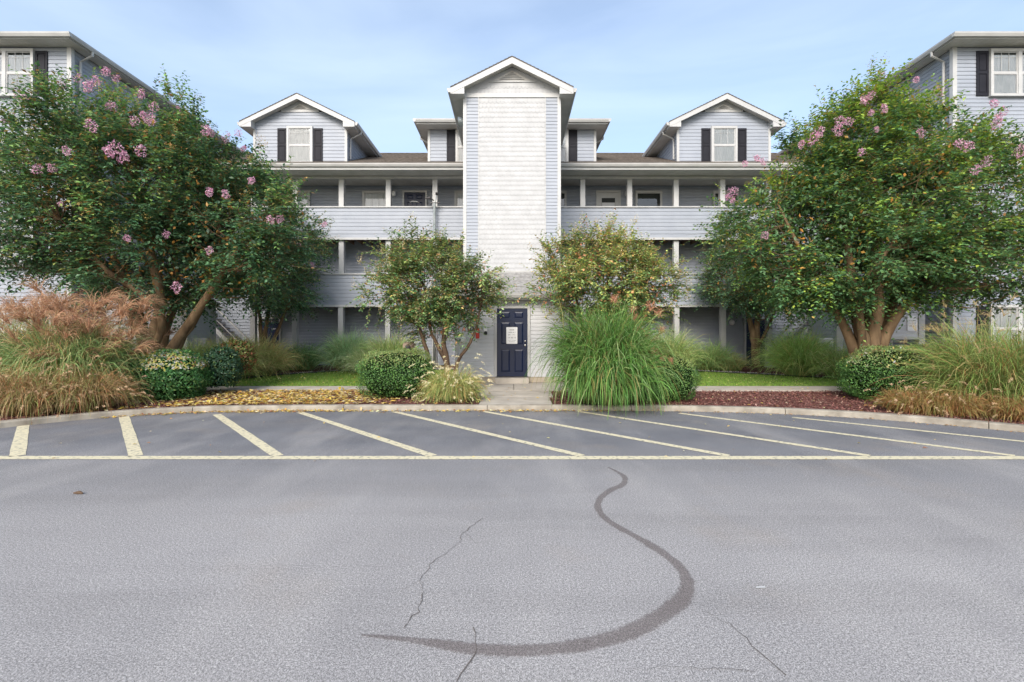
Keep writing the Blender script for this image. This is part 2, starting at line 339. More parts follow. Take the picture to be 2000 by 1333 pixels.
# painted lines
def strip(p, q, w, z=0.004):
    p, q = Vector((*p, z)), Vector((*q, z)); d = (q-p); n = int(d.length/0.25)+1; s_ = Vector((-d.y, d.x, 0)).normalized()*w/2; mb = MB()
    j = [1+random.uniform(-.05, .05) for _ in range(n+1)]
    for i in range(n):
        a_, b_ = p+d*i/n, p+d*(i+1)/n; mb.quad(a_-s_*j[i], b_-s_*j[i+1], b_+s_*j[i+1], a_+s_*j[i])
    return mb
strip((-14, 6.35), (14, 6.33), 0.17).build('painted_line', 'line', lot)
for (bx, tx, ty, w) in ((-6.55, -8.66, 8.62, .16), (-4.98, -7.62, 9.55, .16), (-3.1, -5.95, 9.8, .15), (-1.05, -4.4, 10.08, .14), (0.93, -2.45, 10.15, .13), (2.87, -0.6, 10.2, .13), (4.74, 1.38, 10.2, .13), (6.66, 3.42, 9.95, .13), (8.6, 5.45, 9.45, .12)):
    d = Vector((tx-bx, ty-6.43)).normalized()
    strip((bx, 6.44), (tx, ty), w, 0.004).build('painted_line', 'line', lot)
def gpt(px, py, z=0.0):
    D = F*(CAMZ-z)/(py-HY); return Vector(((px-HX)*D/F, D, z))
# curved damp smear
sp = [(1188,913,3),(1204,921,8),(1220,932,12),(1216,946,13),(1192,958,14),(1172,974,14),(1168,992,15),(1182,1012,17),(1212,1032,18),(1256,1056,20),(1300,1084,24),(1330,1110,26),(1343,1142,30),(1330,1172,33),(1296,1200,34),(1240,1228,34),(1160,1254,32),(1070,1268,28),(980,1270,26),(900,1263,24),(820,1252,16),(760,1245,9),(705,1240,3)]
pp = [gpt(x, y, 0.004) for x, y, w in sp]; ww = [float(w) for i, ((x, y, w), D_) in enumerate(zip(sp, pp))]
def catmull(pts, k=6):
    out = []
    for i in range(len(pts)-1):
        p0, p1, p2, p3 = pts[max(i-1, 0)], pts[i], pts[i+1], pts[min(i+2, len(pts)-1)]
        for j in range(k):
            t_ = j/k; out.append(0.5*((2*p1)+(p2-p0)*t_+(2*p0-5*p1+4*p2-p3)*t_*t_+(3*p1-p0-3*p2+p3)*t_**3))
    return out+[pts[-1]]
P4 = catmull([np.array([*p, w]) for p, w in zip(pp, ww)]); V, Fc, E = [], [], []
for i, q in enumerate(P4):
    d = P4[min(i+1, len(P4)-1)][:2]-P4[max(i-1, 0)][:2]; d /= np.linalg.norm(d)+1e-9; s_ = np.array([-d[1], d[0]])
    depthw = abs(q[3])
    # widths were read across the picture: turn them into ground widths
    wgt = 0.46*depthw/math.hypot(s_[0]*F/q[1], s_[1]*CAMZ*F/q[1]**2)
    for kk, e in ((-1.3, 0), (-0.6, 1), (0.6, 1), (1.3, 0)):
        xy = q[:2]+s_*wgt*kk; V.append((xy[0], xy[1], 0.004)); E.append(e)
    if i: Fc += [[(i-1)*4+k, (i-1)*4+k+1, i*4+k+1, i*4+k] for k in range(3)]
o = np_mesh('tyre_smear', V, Fc, 'smear', lot, tint=None, extra=('edge', E))
# cracks
def crack(pts, w=0.0055):
    P = [gpt(x, y, 0.005) for x, y in pts]; out = []
    for a_, b_ in zip(P[:-1], P[1:]):
        n = max(2, int((b_-a_).length/0.05))
        for i in range(n): q = a_.lerp(b_, i/n); out.append(q+Vector((random.uniform(-.014, .014), random.uniform(-.02, .02), 0)))
    mb = MB(); wd = [w*random.uniform(.3, 1.2) for _ in out]
    for i in range(len(out)-1):
        a_, b_ = out[i], out[i+1]; d = (b_-a_).normalized(); s_ = Vector((-d.y, d.x, 0))
        mb.quad(a_-s_*wd[i]/2, b_-s_*wd[i+1]/2, b_+s_*wd[i+1]/2, a_+s_*wd[i]/2)
    mb.build('crack', 'crack', lot)
crack([(945,1012),(905,1040),(895,1062),(845,1098),(822,1135),(826,1165),(818,1195),(795,1218),(790,1240)])
crack([(925,1225),(928,1252),(924,1280),(902,1312),(890,1345)], 0.006)
crack([(1380,1192),(1440,1232),(1480,1270),(1510,1295),(1560,1335)], 0.005)
crack([(1232,1303),(1330,1305),(1420,1310),(1500,1316)], 0.003)
crack([(905,1040),(930,1058),(985,1062)], 0.002); crack([(820,1135),(790,1150),(780,1165)], 0.002)
# kerb of cast pieces
kb = tag(link('kerb', None, None, (0, 10.2, 0)), kind='structure')
prm = np.arange(-16, 16, 0.02); pts_ = np.array([(x, kerbY(x)) for x in prm]); s_len = np.concatenate([[0], np.cumsum(np.linalg.norm(np.diff(pts_, axis=0), axis=1))])
def kpt(s_): return np.array([np.interp(s_, s_len, pts_[:, 0]), np.interp(s_, s_len, pts_[:, 1])])
kl = 3.05; s_ = 0.0
while s_ < s_len[-1]-kl:
    mb = MB(); m_ = 10; prev = None
    for i in range(m_+1):
        q = kpt(s_+0.006+(kl-0.012)*i/m_); q2 = kpt(s_+0.05+(kl-0.012)*i/m_); q1 = kpt(max(0, s_-0.05+(kl-0.012)*i/m_)); d = q2-q1; d /= np.linalg.norm(d); n = np.array([-d[1], d[0]])
        if n[1] < 0: n = -n
        prof = [(0.0, -0.03), (0.012, 0.085), (0.035, 0.108), (0.17, 0.112), (0.18, 0.06)]
        cur = [(q[0]+n[0]*o_, q[1]+n[1]*o_, h) for o_, h in prof]
        if prev:
            for k in range(4): mb.quad(prev[k], cur[k], cur[k+1], prev[k+1])
        if i in (0, m_): mb.quad(*cur)
        prev = cur
    mb.build('kerb_stone', 'kerb', kb); s_ += kl
# planting beds (mulch) behind the kerb
def sheet(name, x0, x1, yf, yb, off, mat, nx=60, ny=24, bumpy=0.0):
    mb = MB(); X = np.linspace(x0, x1, nx+1); G = []
    for x in X:
        a_, b_ = yf(x), yb(x); G.append([(x, a_+(b_-a_)*j/ny, zb(a_+(b_-a_)*j/ny)+off+bumpy*math.sin(x*3.1+j)*math.cos(j*1.7+x)) for j in range(ny+1)])
    for i in range(nx):
        for j in range(ny): mb.quad(G[i][j], G[i+1][j], G[i+1][j+1], G[i][j+1])
    return mb.build(name, mat, kind='structure')
sheet('mulch_bed', -16, -0.74, lambda x: kerbY(x)+0.17, lambda x: 24.0, -0.03, 'soil', bumpy=0.008)
sheet('mulch_bed', 0.90, 16, lambda x: kerbY(x)+0.17, lambda x: 24.0, -0.03, 'soil', bumpy=0.008)
# walk and sidewalk slabs
sw = tag(link('sidewalk', None, None, (0, 13.3, 0.15)), kind='structure')
def slab(x0, x1, y0, y1, top, par, name='slab'):
    mb = MB(); n = len(mb.v)
    mb.box(x0+.006, x1-.006, y0+.006, y1-.006, -0.05, 0); mb.v = [(x, y, (zb(y)+top) if z == 0 else 0.0) for x, y, z in mb.v]
    return mb.build(name, 'concrete', par, bevel=0.006)
x = -9.3
while x < 10.9:
    if not (-1.75 < x+0.01 and x < 1.7): slab(x, min(x+1.21, 11), 12.85, 13.75, 0.012, sw)
    elif x < -1.7: pass
    x += 1.21
wk = tag(link('walkway', None, None, (0.1, 12, 0.12)), kind='structure')
slab(-0.72, 0.88, 10.47, 11.7, 0.004, wk); slab(-0.85, 1.0, 11.7, 12.85, 0.006, wk)
slab(-1.9, 0.05, 12.85, 14.6, 0.012, wk); slab(0.05, 2.0, 12.85, 14.6, 0.012, wk)
# lawns
def lawnL_f(x): return 13.76
def lawnL_b(x): return float(np.interp(x, [-8.8, -8.0, -6.5, -3.2, -1.9], [15.4, 16.8, 18.1, 18.7, 18.7]))
def lawnR_b(x): return float(np.interp(x, [1.9, 3.4, 7.0, 8.6, 9.9, 11.0], [18.8, 18.8, 18.0, 17.0, 16.0, 15.3]))
sheet('lawn', -8.9, -1.9, lawnL_f, lawnL_b, -0.004, 'turf', 20, 10)
sheet('lawn', 1.95, 11.0, lawnL_f, lawnR_b, -0.004, 'turf', 20, 10)
def scatter_xy(n, x0, x1, y0, y1, ok):
    out = np.zeros((0, 2))
    while len(out) < n:
        q = np.stack([rng.uniform(x0, x1, n*2), rng.uniform(y0, y1, n*2)], 1); q = q[[bool(ok(*r)) for r in q]]; out = np.concatenate([out, q])
    return out[:n]
vzb = np.vectorize(zb)
def blades(name, xy, hmin, hmax, pal, off=0.0):
    n = len(xy); P = np.column_stack([xy, vzb(xy[:, 1])+off]); D = np.column_stack([rng.normal(0, .45, n), rng.normal(0, .45, n), np.ones(n)])
    L = rng.uniform(hmin, hmax, n); c = pick(pal, n); D = unit(D); S = unit(np.cross(D, rng.normal(0, 1, (n, 3)))); w = rng.uniform(.004, .008, n)[:, None]
    V = np.stack([P-S*w, P+S*w, P+D*L[:, None]], 1).reshape(-1, 3); Fc = np.arange(3*n).reshape(-1, 3)
    return np_mesh(name, V, Fc, 'grass', tint=np.repeat(c, 3, 0))
gp = [(5, (.19, .34, .05)), (3, (.26, .40, .07)), (2, (.14, .25, .04)), (1, (.4, .4, .12))]
tag(blades('lawn_grass', scatter_xy(34000, -8.9, -1.9, 13.76, 18.7, lambda x, y: y < lawnL_b(x)), .025, .055, gp), 'short green lawn left of the entrance walk with yellow leaves on it', 'grass', kind='stuff')
tag(blades('lawn_grass', scatter_xy(38000, 1.95, 11, 13.76, 18.8, lambda x, y: y < lawnR_b(x)), .025, .055, gp), 'short green lawn right of the entrance walk behind the mulch', 'grass', kind='stuff')
# lawn edging and pale stones behind it
for fn, x0, x1, nm in ((lawnL_b, -8.6, -2.2, 'left'), (lawnR_b, 3.2, 10.8, 'right')):
    X = np.linspace(x0, x1, 30)
    e = MB().tube([(x, fn(x)+0.03, zb(fn(x))+0.02) for x in X], 0.03, 6).build('lawn_edging', 'black'); tag(e, 'black edging strip along the back of the %s lawn' % nm, 'edging')
    n = 900; xx = rng.uniform(x0, x1, n); yy = np.array([fn(x) for x in xx])+rng.uniform(.08, .75, n)
    st = MB()
    for x, y in zip(xx, yy):
        r = random.uniform(.02, .05); z = zb(y)
        q = [Vector((x+r*random.uniform(.6, 1.2)*a_, y+r*random.uniform(.6, 1.2)*b_, z+r*random.uniform(.5, .9)*c_)) for a_, b_, c_ in ((1,0,0),(0,1,0),(-1,0,0),(0,-1,0),(0,0,1))]
        for k in range(4): st.quad(q[k], q[(k+1) % 4], q[4])
    tag(st.build('stone_border', 'stone'), 'pale stones strewn behind the %s lawn edging' % nm, 'stones', kind='stuff')
# mulch chips
def chips(n, x0, x1, y0, y1, ok, label):
    xy = scatter_xy(n, x0, x1, y0, y1, ok); P = np.column_stack([xy, vzb(xy[:, 1])-.02+rng.uniform(0, .025, n)])
    D = np.column_stack([rng.normal(0, 1, n), rng.normal(0, 1, n), rng.normal(0, .25, n)]); N = np.column_stack([rng.normal(0, .35, n), rng.normal(0, .35, n), np.ones(n)])
    V, Fc, T = leafV(P, D, N, rng.uniform(.03, .075, n), rng.uniform(.012, .03, n), pick([(4, (.21, .09, .076)), (3, (.14, .058, .05)), (2, (.28, .14, .115)), (1, (.34, .23, .17))], n), .02)
    tag(np_mesh('mulch_chips', V, Fc, 'chip', tint=T), label, 'mulch', kind='stuff')
chips(22000, -9.5, -.75, 8.5, 12.85, lambda x, y: y > kerbY(x)+.2, 'reddish brown mulch chips left of the entrance walk under yellow leaves')
chips(24000, .92, 10, 7.2, 12.85, lambda x, y: y > kerbY(x)+.2, 'bare reddish brown mulch chips right of the entrance walk')

# ------------------------------------------------------------------ building parts
DF, DW, DT, DBs = 19.9, 21.2, 15.9, 14.6      # gallery front, gallery back wall, tower front, entry front
WC = {}
def window(par, x0, x1, z0, z1, y, kind='sash', rot=0, x=None, cover='curtain'):
    w, h = x1-x0, z1-z0; key = (round(w, 2), round(h, 2), kind, cover)
    def part(name, mb, mat):
        me = bpy.data.meshes.new(name); me.from_pydata(mb.v, [], mb.f); me.materials.append(M[mat]); me.update(); return me
    if key not in WC:
        f = 0.085; L = []
        fr = MB(); fr.box(-w/2, w/2, -.075, 0, h/2-f, h/2); fr.box(-w/2-.02, w/2+.02, -.095, 0, -h/2, -h/2+f*.8)
        fr.box(-w/2, -w/2+f, -.075, 0, -h/2+f*.8+.001, h/2-f-.001); fr.box(w/2-f, w/2, -.075, 0, -h/2+f*.8+.001, h/2-f-.001)
        units = [(-w/2+f, w/2-f)]
        if kind == 'double': fr.box(-.06, .06, -.075, 0, -h/2+f*.8+.001, h/2-f-.001); units = [(-w/2+f, -.06), (.06, w/2-f)]
        L.append(('window', fr, 'trim'))
        sa, pa, cu, bk = MB(), MB(), MB(), MB(); zt, z_b = h/2-f-.001, -h/2+f*.8+.001; zm = (zt+z_b)/2+.0
        for u0, u1 in units:
            bk.box(u0, u1, -.012, -.004, z_b, zt)
            if kind in ('sash', 'double'):
                sa.box(u0+.001, u1-.001, -.055, -.02, zm-.02, zm+.02)
                for a_, b_, y0 in ((z_b, zm-.02, -.052), (zm+.02, zt, -.045)):
                    sa.box(u0+.001, u0+.034, y0, -.02, a_+.001, b_-.001); sa.box(u1-.034, u1-.001, y0, -.02, a_+.001, b_-.001)
                    sa.box(u0+.035, u1-.035, y0, -.02, a_+.001, a_+.03); sa.box(u0+.035, u1-.035, y0, -.02, b_-.03, b_-.001)
                    pa.quad((u0+.034, -.034, a_+.03), (u1-.034, -.034, a_+.03), (u1-.034, -.034, b_-.03), (u0+.034, -.034, b_-.03))
                nn = 3
                for k in range(1, nn): xx = u0+.034+(u1-u0-.068)*k/nn; sa.box(xx-.006, xx+.006, -.043, -.036, zm+.05, zt-.03)
                zz = zm+(zt-zm)*.72; sa.box(u0+.035, u1-.035, -.0432, -.0362, zz-.006, zz+.006)
            else:
                pa.quad((u0, -.034, z_b), (u1, -.034, z_b), (u1, -.034, zt), (u0, -.034, zt))
                sa.box(u0+.001, u1-.001, -.05, -.03, zt-.03, zt-.001)
            ctop = zt-(.10 if kind == 'double' else .02); cb = z_b if cover != 'half' else z_b
            if cover == 'open': ctop = z_b+(zt-z_b)*.55
            nseg = 26; pts = [(u0+(u1-u0)*k/nseg, -.022+.005*math.sin(k*1.7+u0)) for k in range(nseg+1)]
            for p, q in zip(pts[:-1], pts[1:]): cu.quad((p[0], p[1], cb), (q[0], q[1], cb), (q[0], q[1], ctop), (p[0], p[1], ctop))
        L += [('sash', sa, 'trim'), ('pane', pa, 'glass'), ('curtain', cu, 'curtain'), ('window_backing', bk, 'interior')]
        WC[key] = [(n_, part(n_, mb, mt)) for n_, mb, mt in L]
    loc = Vector(((x0+x1)/2, y, (z0+z1)/2)) if x is None else Vector((x, y, (z0+z1)/2))
    root = None
    for n_, me in WC[key]:
        if root is None: root = link(n_, me, par, loc); root.rotation_euler.z = rot
        else: c = link(n_, me, root, loc)
    return root
def shutter(par, x0, x1, z0, z1, y):
    w, h = x1-x0, z1-z0; key = ('sh', round(w, 2), round(h, 2))
    if key not in WC:
        mb = MB(); f = .055; mb.box(-w/2, w/2, -.03, -.022, -h/2, h/2)
        mb.box(-w/2, -w/2+f, -.05, -.0305, -h/2, h/2); mb.box(w/2-f, w/2, -.05, -.0305, -h/2, h/2)
        for a_, b_ in ((-h/2, -h/2+.09), (h*.02-.045, h*.02+.045), (h/2-.09, h/2)): mb.box(-w/2+f+.001, w/2-f-.001, -.05, -.0305, a_, b_)
        for a_, b_ in ((-h/2+.12, h*.02-.075), (h*.02+.075, h/2-.12)): mb.box(-w/2+f+.035, w/2-f-.035, -.042, -.0305, a_, b_)
        me = bpy.data.meshes.new('shutter'); me.from_pydata(mb.v, [], mb.f); me.materials.append(M['shutter']); WC[key] = me
    return link('shutter', WC[key], par, ((x0+x1)/2, y, (z0+z1)/2))
def panel_door(par, x0, x1, z0, z1, y, mat='navy', panels=True, hw=True, name='door'):
    w, h = x1-x0, z1-z0; loc = ((x0+x1)/2, y, z0); mb = MB(); mb.box(-w/2, w/2, -.03, 0, 0, h)
    if panels:
        st = w*.13; cx = [(-w/2+st, -w*.065), (w*.065, w/2-st)]; rows = [(h*.065, h*.40), (h*.47, h*.80), (h*.855, h*.955)]
        # stiles and rails stand proud of the recessed panels
        mb.box(-w/2, -w/2+st-.001, -.045, -.0305, 0, h); mb.box(w/2-st+.001, w/2, -.045, -.0305, 0, h)
        ed = [0]+[v for r in rows for v in r]+[h]
        for k in range(0, 8, 2): mb.box(-w/2+st, w/2-st, -.045, -.0305, ed[k], ed[k+1])
        for (a_, b_) in rows:
            mb.box(-w*.065+.001, w*.065-.001, -.045, -.0305, a_+.001, b_-.001)
            for (u0, u1) in cx:
                p = [(u0+.012, a_+.012), (u1-.012, a_+.012), (u1-.012, b_-.012), (u0+.012, b_-.012)]; q = [(u0+.05, a_+.05), (u1-.05, a_+.05), (u1-.05, b_-.05), (u0+.05, b_-.05)]
                for k in range(4): mb.quad((p[k][0], -.0305, p[k][1]), (p[(k+1) % 4][0], -.0305, p[(k+1) % 4][1]), (q[(k+1) % 4][0], -.043, q[(k+1) % 4][1]), (q[k][0], -.043, q[k][1]))
                mb.quad(*[(a2, -.043, b2) for a2, b2 in q])
    d = mb.build(name, mat, par, loc=loc, local=True)
    fr = MB(); f = .08
    fr.box(-w/2-f, -w/2-.003, -.07, 0, 0, h+f); fr.box(w/2+.003, w/2+f, -.07, 0, 0, h+f); fr.box(-w/2-.002, w/2+.002, -.07, 0, h+.003, h+f)
    fr.build('door_frame', 'trim', d, loc=loc, local=True)
    if hw:
        for zz, r in ((.46*h, .03), (.52*h, .024)):
            k = MB(); kz = zz
            k.tube([(w/2-.07, -.045, kz), (w/2-.07, -.08, kz)], .012, 10); k.tube([(w/2-.07, -.075, kz), (w/2-.07, -.09, kz), (w/2-.07, -.105, kz), (w/2-.07, -.112, kz)], [r*.7, r, r*.85, r*.3], 12)
            k.build('door_knob', 'brass', d, loc=loc, local=True, smooth=True)
    return d
def soffit_panels(name, par, x0, x1, y0, y1, z, along='x', w=.1):
    mb = MB(); a0, a1 = (x0, x1) if along == 'x' else (y0, y1); n = max(1, int((a1-a0)/w))
    for i in range(n):
        p, q = a0+(a1-a0)*i/n+.004, a0+(a1-a0)*(i+1)/n-.004
        if along == 'x': mb.box(p, q, y0, y1, z, z+.008)
        else: mb.box(x0, x1, p, q, z, z+.008)
    mb.box(x0, x1, y0, y1, z+.012, z+.016)
    return mb.build(name, 'soffit', par, kind='stuff')
def gutter_bar(par, p, q, out, name='gutter'):
    # K-style gutter from p to q (same height); out = outward unit (x,y)
    p, q, o_ = Vector(p), Vector(q), Vector((*out, 0)); mb = MB(); prof = [(0, 0), (0, -.125), (.075, -.125), (.11, -.05), (.115, 0), (.10, 0), (.095, -.045), (.065, -.11), (.012, -.11), (.012, 0)]
    A = [p+o_*a_+Vector((0, 0, b_)) for a_, b_ in prof]; B = [q+o_*a_+Vector((0, 0, b_)) for a_, b_ in prof]; k = len(prof)
    for i in range(k): mb.quad(A[i], B[i], B[(i+1) % k], A[(i+1) % k])
    mb.quad(*A[:5]); mb.quad(*B[:5])
    return mb.build(name, 'gutter', par)
def gable_roof(par, xc, hw, y0, y1, ze, slope, whw, yw, mat='shingle'):
    za = ze+slope*hw; 
    for s_ in (-1, 1):
        mb = MB(); mb.courses((xc+s_*hw, y0-.02, ze+.0), (xc+s_*hw, y1, ze), (xc, y0-.02, za), (xc, y1, za))
        mb.quad((xc+s_*hw, y0-.02, ze-.02), (xc+s_*hw, y0-.02, ze), (xc, y0-.02, za), (xc, y0-.02, za-.02))
        mb.quad((xc+s_*hw, y0-.02, ze-.02), (xc+s_*hw, y1, ze-.02), (xc, y1, za-.02), (xc, y0-.02, za-.02))
        mb.build('roof_slope', mat, par)
        g1 = .022
        rk = MB().prism([(xc+s_*hw, ze-g1), (xc, za-g1), (xc, za-g1-.21), (xc+s_*hw, ze-g1-.19)], y0, y0+.03); rk.build('rake_board', 'trim', par)
        sf = MB().prism([(xc+s_*(hw-.01), ze-.13), (xc, za-.14), (xc, za-.15), (xc+s_*(hw-.01), ze-.14)], y0+.032, yw); sf.build('rake_soffit', 'soffit', par)
        x_i, x_o = xc+s_*whw, xc+s_*hw
        rt = MB().prism([(x_o, ze-.215), (x_i-s_*.02, ze-.215), (x_i-s_*.02, ze+slope*(hw-whw)-.03), (x_o, ze-.03)], y0+.008, yw-.002); rt.build('cornice_return', 'trim', par)
        soffit_panels('eave_soffit', par, min(x_i, x_o), max(x_i, x_o)-.0, yw, y1, ze-.20, 'y', .12)
        fb = MB().box(min(x_o, x_o-s_*.02), max(x_o, x_o-s_*.02), yw, y1, ze-.21, ze-.025); fb.build('fascia_board', 'trim', par)
        gutter_bar(par, (x_o+s_*.001, y0+.05, ze-.02), (x_o+s_*.001, y1, ze-.02), (s_, 0))
def vent(par, xc, hwid, z0, z1, y, slope=.49):
    f = MB(); f.prism([(xc-hwid, z0), (xc+hwid, z0), (xc, z1)], y-.012, y-.002).build('gable_vent', 'soffit', par)
    lv = MB(); n = 5
    for i in range(n):
        z = z0+.03+(z1-z0-.06)*i/n; h = hwid*(1-(z-z0+.05)/(z1-z0))*.86
        if h > .04: lv.quad((xc-h, y-.014, z+.035), (xc+h, y-.014, z+.035), (xc+h, y-.045, z), (xc-h, y-.045, z)); lv.quad((xc-h, y-.0135, z-.008), (xc+h, y-.0135, z-.008), (xc+h, y-.0135, z+.012), (xc-h, y-.0135, z+.012))
    o = lv.build('louvres', 'gutter', par)
def hip_roof(par, x0, x1, y0, y1, z, slope, mat='shingle'):
    w, d = x1-x0, y1-y0; mb = MB(); hh = min(w, d)/2*slope; r = min(w, d)/2
    A, B, C_, D_ = (x0, y0, z), (x1, y0, z), (x1, y1, z), (x0, y1, z)
    if w < d: R1, R2 = ((x0+x1)/2, y0+r, z+hh), ((x0+x1)/2, y1-r, z+hh); mb.courses(A, B, R1, R1); mb.courses(B, C_, R1, R2); mb.courses(C_, D_, R2, R2); mb.courses(D_, A, R2, R1)
    else: R1, R2 = (x0+r, (y0+y1)/2, z+hh), (x1-r, (y0+y1)/2, z+hh); mb.courses(A, B, R1, R2); mb.courses(B, C_, R2, R2); mb.courses(C_, D_, R2, R1); mb.courses(D_, A, R1, R1)
    return mb.build('roof', mat, par)

# ------------------------------------------------------------------ central building
cb_ = thing('apartment_building', 'long pale blue apartment block with open galleries, dormers and a white entrance tower', 'apartment building', (0, 20.5, .3))
fd = MB(); fd.box(-14.2, 14.2, 21.26, 30, 0, 8.2); fd.build('core', 'interior', cb_)
for k, (z0, z1) in enumerate(((.30, 2.95), (2.98, 5.70), (5.73, 8.12))):
    MB().siding((-14.28, DW), (14.28, DW), (0, -1), z0, z1, .13, lip=.026).build('siding', 'siding', cb_, kind='stuff')
XR = 10.72
for s_ in (-1, 1):
    x0, x1 = (-XR, -1.5) if s_ < 0 else (1.5, XR)
    for zlo, zhi in ((2.75, 4.12), (5.50, 6.86)):
        MB().siding((x0, DF), (x1, DF), (0, -1), zlo+.09, zhi-.05, .158).build('siding', 'siding', cb_, kind='stuff')
        b = MB().box(x0, x1, DF+.001, DF+.08, zlo+.02, zhi-.05); b.build('gallery_parapet', 'siding', cb_)
        MB().box(x0-.01, x1+.01, DF-.06, DF+.12, zhi-.05, zhi).build('parapet_cap', 'trim', cb_, bevel=.006)
        MB().box(x0, x1, DF-.03, DF-.0, zlo, zlo+.088).build('skirt_board', 'trim', cb_)
        MB().box(x0, x1, DF+.1, DW-.03, zlo+.22, zlo+.30).build('gallery_floor', 'joist', cb_)
        X = np.arange(x0+.2, x1, .405)
        for xx in X: MB().box(xx-.02, xx+.02, DF+.10, DW-.03, zlo+.03, zlo+.219).build('joist', 'joist', cb_) if zlo > 5 else None
        if zlo < 5:
            mb = MB(); [mb.box(xx-.02, xx+.02, DF+.10, DW-.03, zlo+.03, zlo+.219) for xx in X]; mb.build('floor_joists', 'joist', cb_, kind='stuff')
    # end wall of the gallery toward the stair
    # roof beam, soffits
    MB().box(x0, x1+.0, DF-.02, DF+.16, 8.0, 8.10).build('roof_beam', 'trim', cb_)
    soffit_panels('soffit', cb_, x0, x1, DF+.17, DW-.03, 8.10, 'x', .15)
    soffit_panels('soffit', cb_, x0 if s_ > 0 else -13.8, x1 if s_ < 0 else 13.8, 19.12, DF-.03, 8.105, 'x', .15)
    MB().box(x0 if s_ > 0 else -13.8, x1 if s_ < 0 else 13.8, 19.10, 19.118, 8.10, 8.31).build('fascia_board', 'trim', cb_)
    gutter_bar(cb_, (x0 if s_ > 0 else -13.8, 19.099, 8.325), (x1 if s_ < 0 else 13.8, 19.099, 8.325), (0, -1))
cols = [-10.62, -8.91, -7.02, -5.09, -3.17, 2.91, 4.84, 6.75, 8.66, 10.55]
proto = None
for k, (z0, z1) in enumerate(((.28, 2.75), (3.0, 5.50), (5.75, 8.0))):
    pm = None
    for xx in cols:
        if pm is None: po = MB().box(-.1, .1, 0, .2, 0, z1-z0).build('column', 'trim', cb_, loc=(xx, DF+.005+(.08 if k else 0), z0), local=True); pm = po.data
        else: link('column', pm, cb_, (xx, DF+.005+(.08 if k else 0), z0))
        MB().box(-.115, .115, -.015, .215, 0, .12).build('plinth', 'trim', po if False else cb_, loc=(xx, DF+.005, z0), local=True) if k == 0 else None
# columns in the parapet storeys come up through the cap
# doors and windows on the gallery wall, top storey
for (x0, x1) in ((-9.85, -8.77), (-6.50, -5.36), (-2.50, -1.35)): window(cb_, x0, x1, 6.4, 7.87, DW-.024, 'sash', cover='curtain')
for (x0, x1) in ((1.25, 2.37), (5.36, 6.52), (8.73, 9.85)): window(cb_, x0, x1, 6.4, 7.87, DW-.024, 'plain', cover='open')
d1 = panel_door(cb_, -4.68, -3.77, 5.74, 7.80, DW-.024, name='door'); d1['label'] = 'navy panelled door with a small pale wreath'
wr = MB().tube([(-.22, -.06, 1.62), (-.1, -.07, 1.66), (.05, -.07, 1.66), (.2, -.06, 1.62)], [.01, .035, .035, .01], 8); wr.build('door_swag', 'whiteplastic', d1, loc=((-4.68-3.77)/2, DW-.024, 5.74), local=True)
d2 = panel_door(cb_, 3.74, 4.64, 5.74, 7.80, DW-.024, 'trim', panels=False); d2['label'] = 'white storm door with a glazed upper half'
loc = Vector(((3.74+4.64)/2, DW-.024, 5.74))
MB().box(-.29, .29, -.034, -.031, .9, 1.82).build('storm_glass', 'interior', d2, loc=loc, local=True); MB().box(-.28, .28, -.038, -.035, .9, 1.62).build('storm_blind', 'curtain', d2, loc=loc, local=True)
# ground-floor doors at the gallery ends
for (x0, x1, sg) in ((-10.98, -10.12, -1), (10.17, 11.0, 1)):
    panel_door(cb_, x0, x1, .31, 2.30, DW-.024, hw=True)
def globe_lamp(x, z, lab):
    t_ = thing('wall_lamp', lab, 'lamp', (x, DW-.02, z), 'globe lamps on the gallery walls')
    MB().box(-.05, .05, -.03, 0, -.06, .06).build('back_plate', 'trim', t_, loc=(x, DW-.022, z), local=True)
    prof = [(.03, -.12), (.08, -.09), (.105, -.03), (.1, .04), (.06, .1), (.02, .12)]
    MB().lathe(prof, (0, -.13, 0)).build('globe', 'whiteplastic', t_, loc=(x, DW-.022, z), local=True, smooth=True)
globe_lamp(-5.12, 7.72, 'white globe lamp on the top gallery wall left of the navy door')
globe_lamp(4.98, 7.74, 'white globe lamp on the top gallery wall right of the white storm door')
globe_lamp(9.52, 2.15, 'white globe lamp on the ground floor wall beside the right navy door')
# main roof
rf = MB(); rf.courses((-14.3, 19.06, 8.335), (14.3, 19.06, 8.335), (-14.3, 25.6, 11.13), (14.3, 25.6, 11.13)); rf.courses((-14.3, 32, 8.335), (14.3, 32, 8.335), (-14.3, 25.6, 11.13), (14.3, 25.6, 11.13)); rf.build('roof', 'shingle', cb_)
MB().prism([(-14.3, 11.12), (14.3, 11.12), (14.3, 11.165), (-14.3, 11.165)], 25.5, 25.7).build('ridge_cap', 'shingle', cb_)
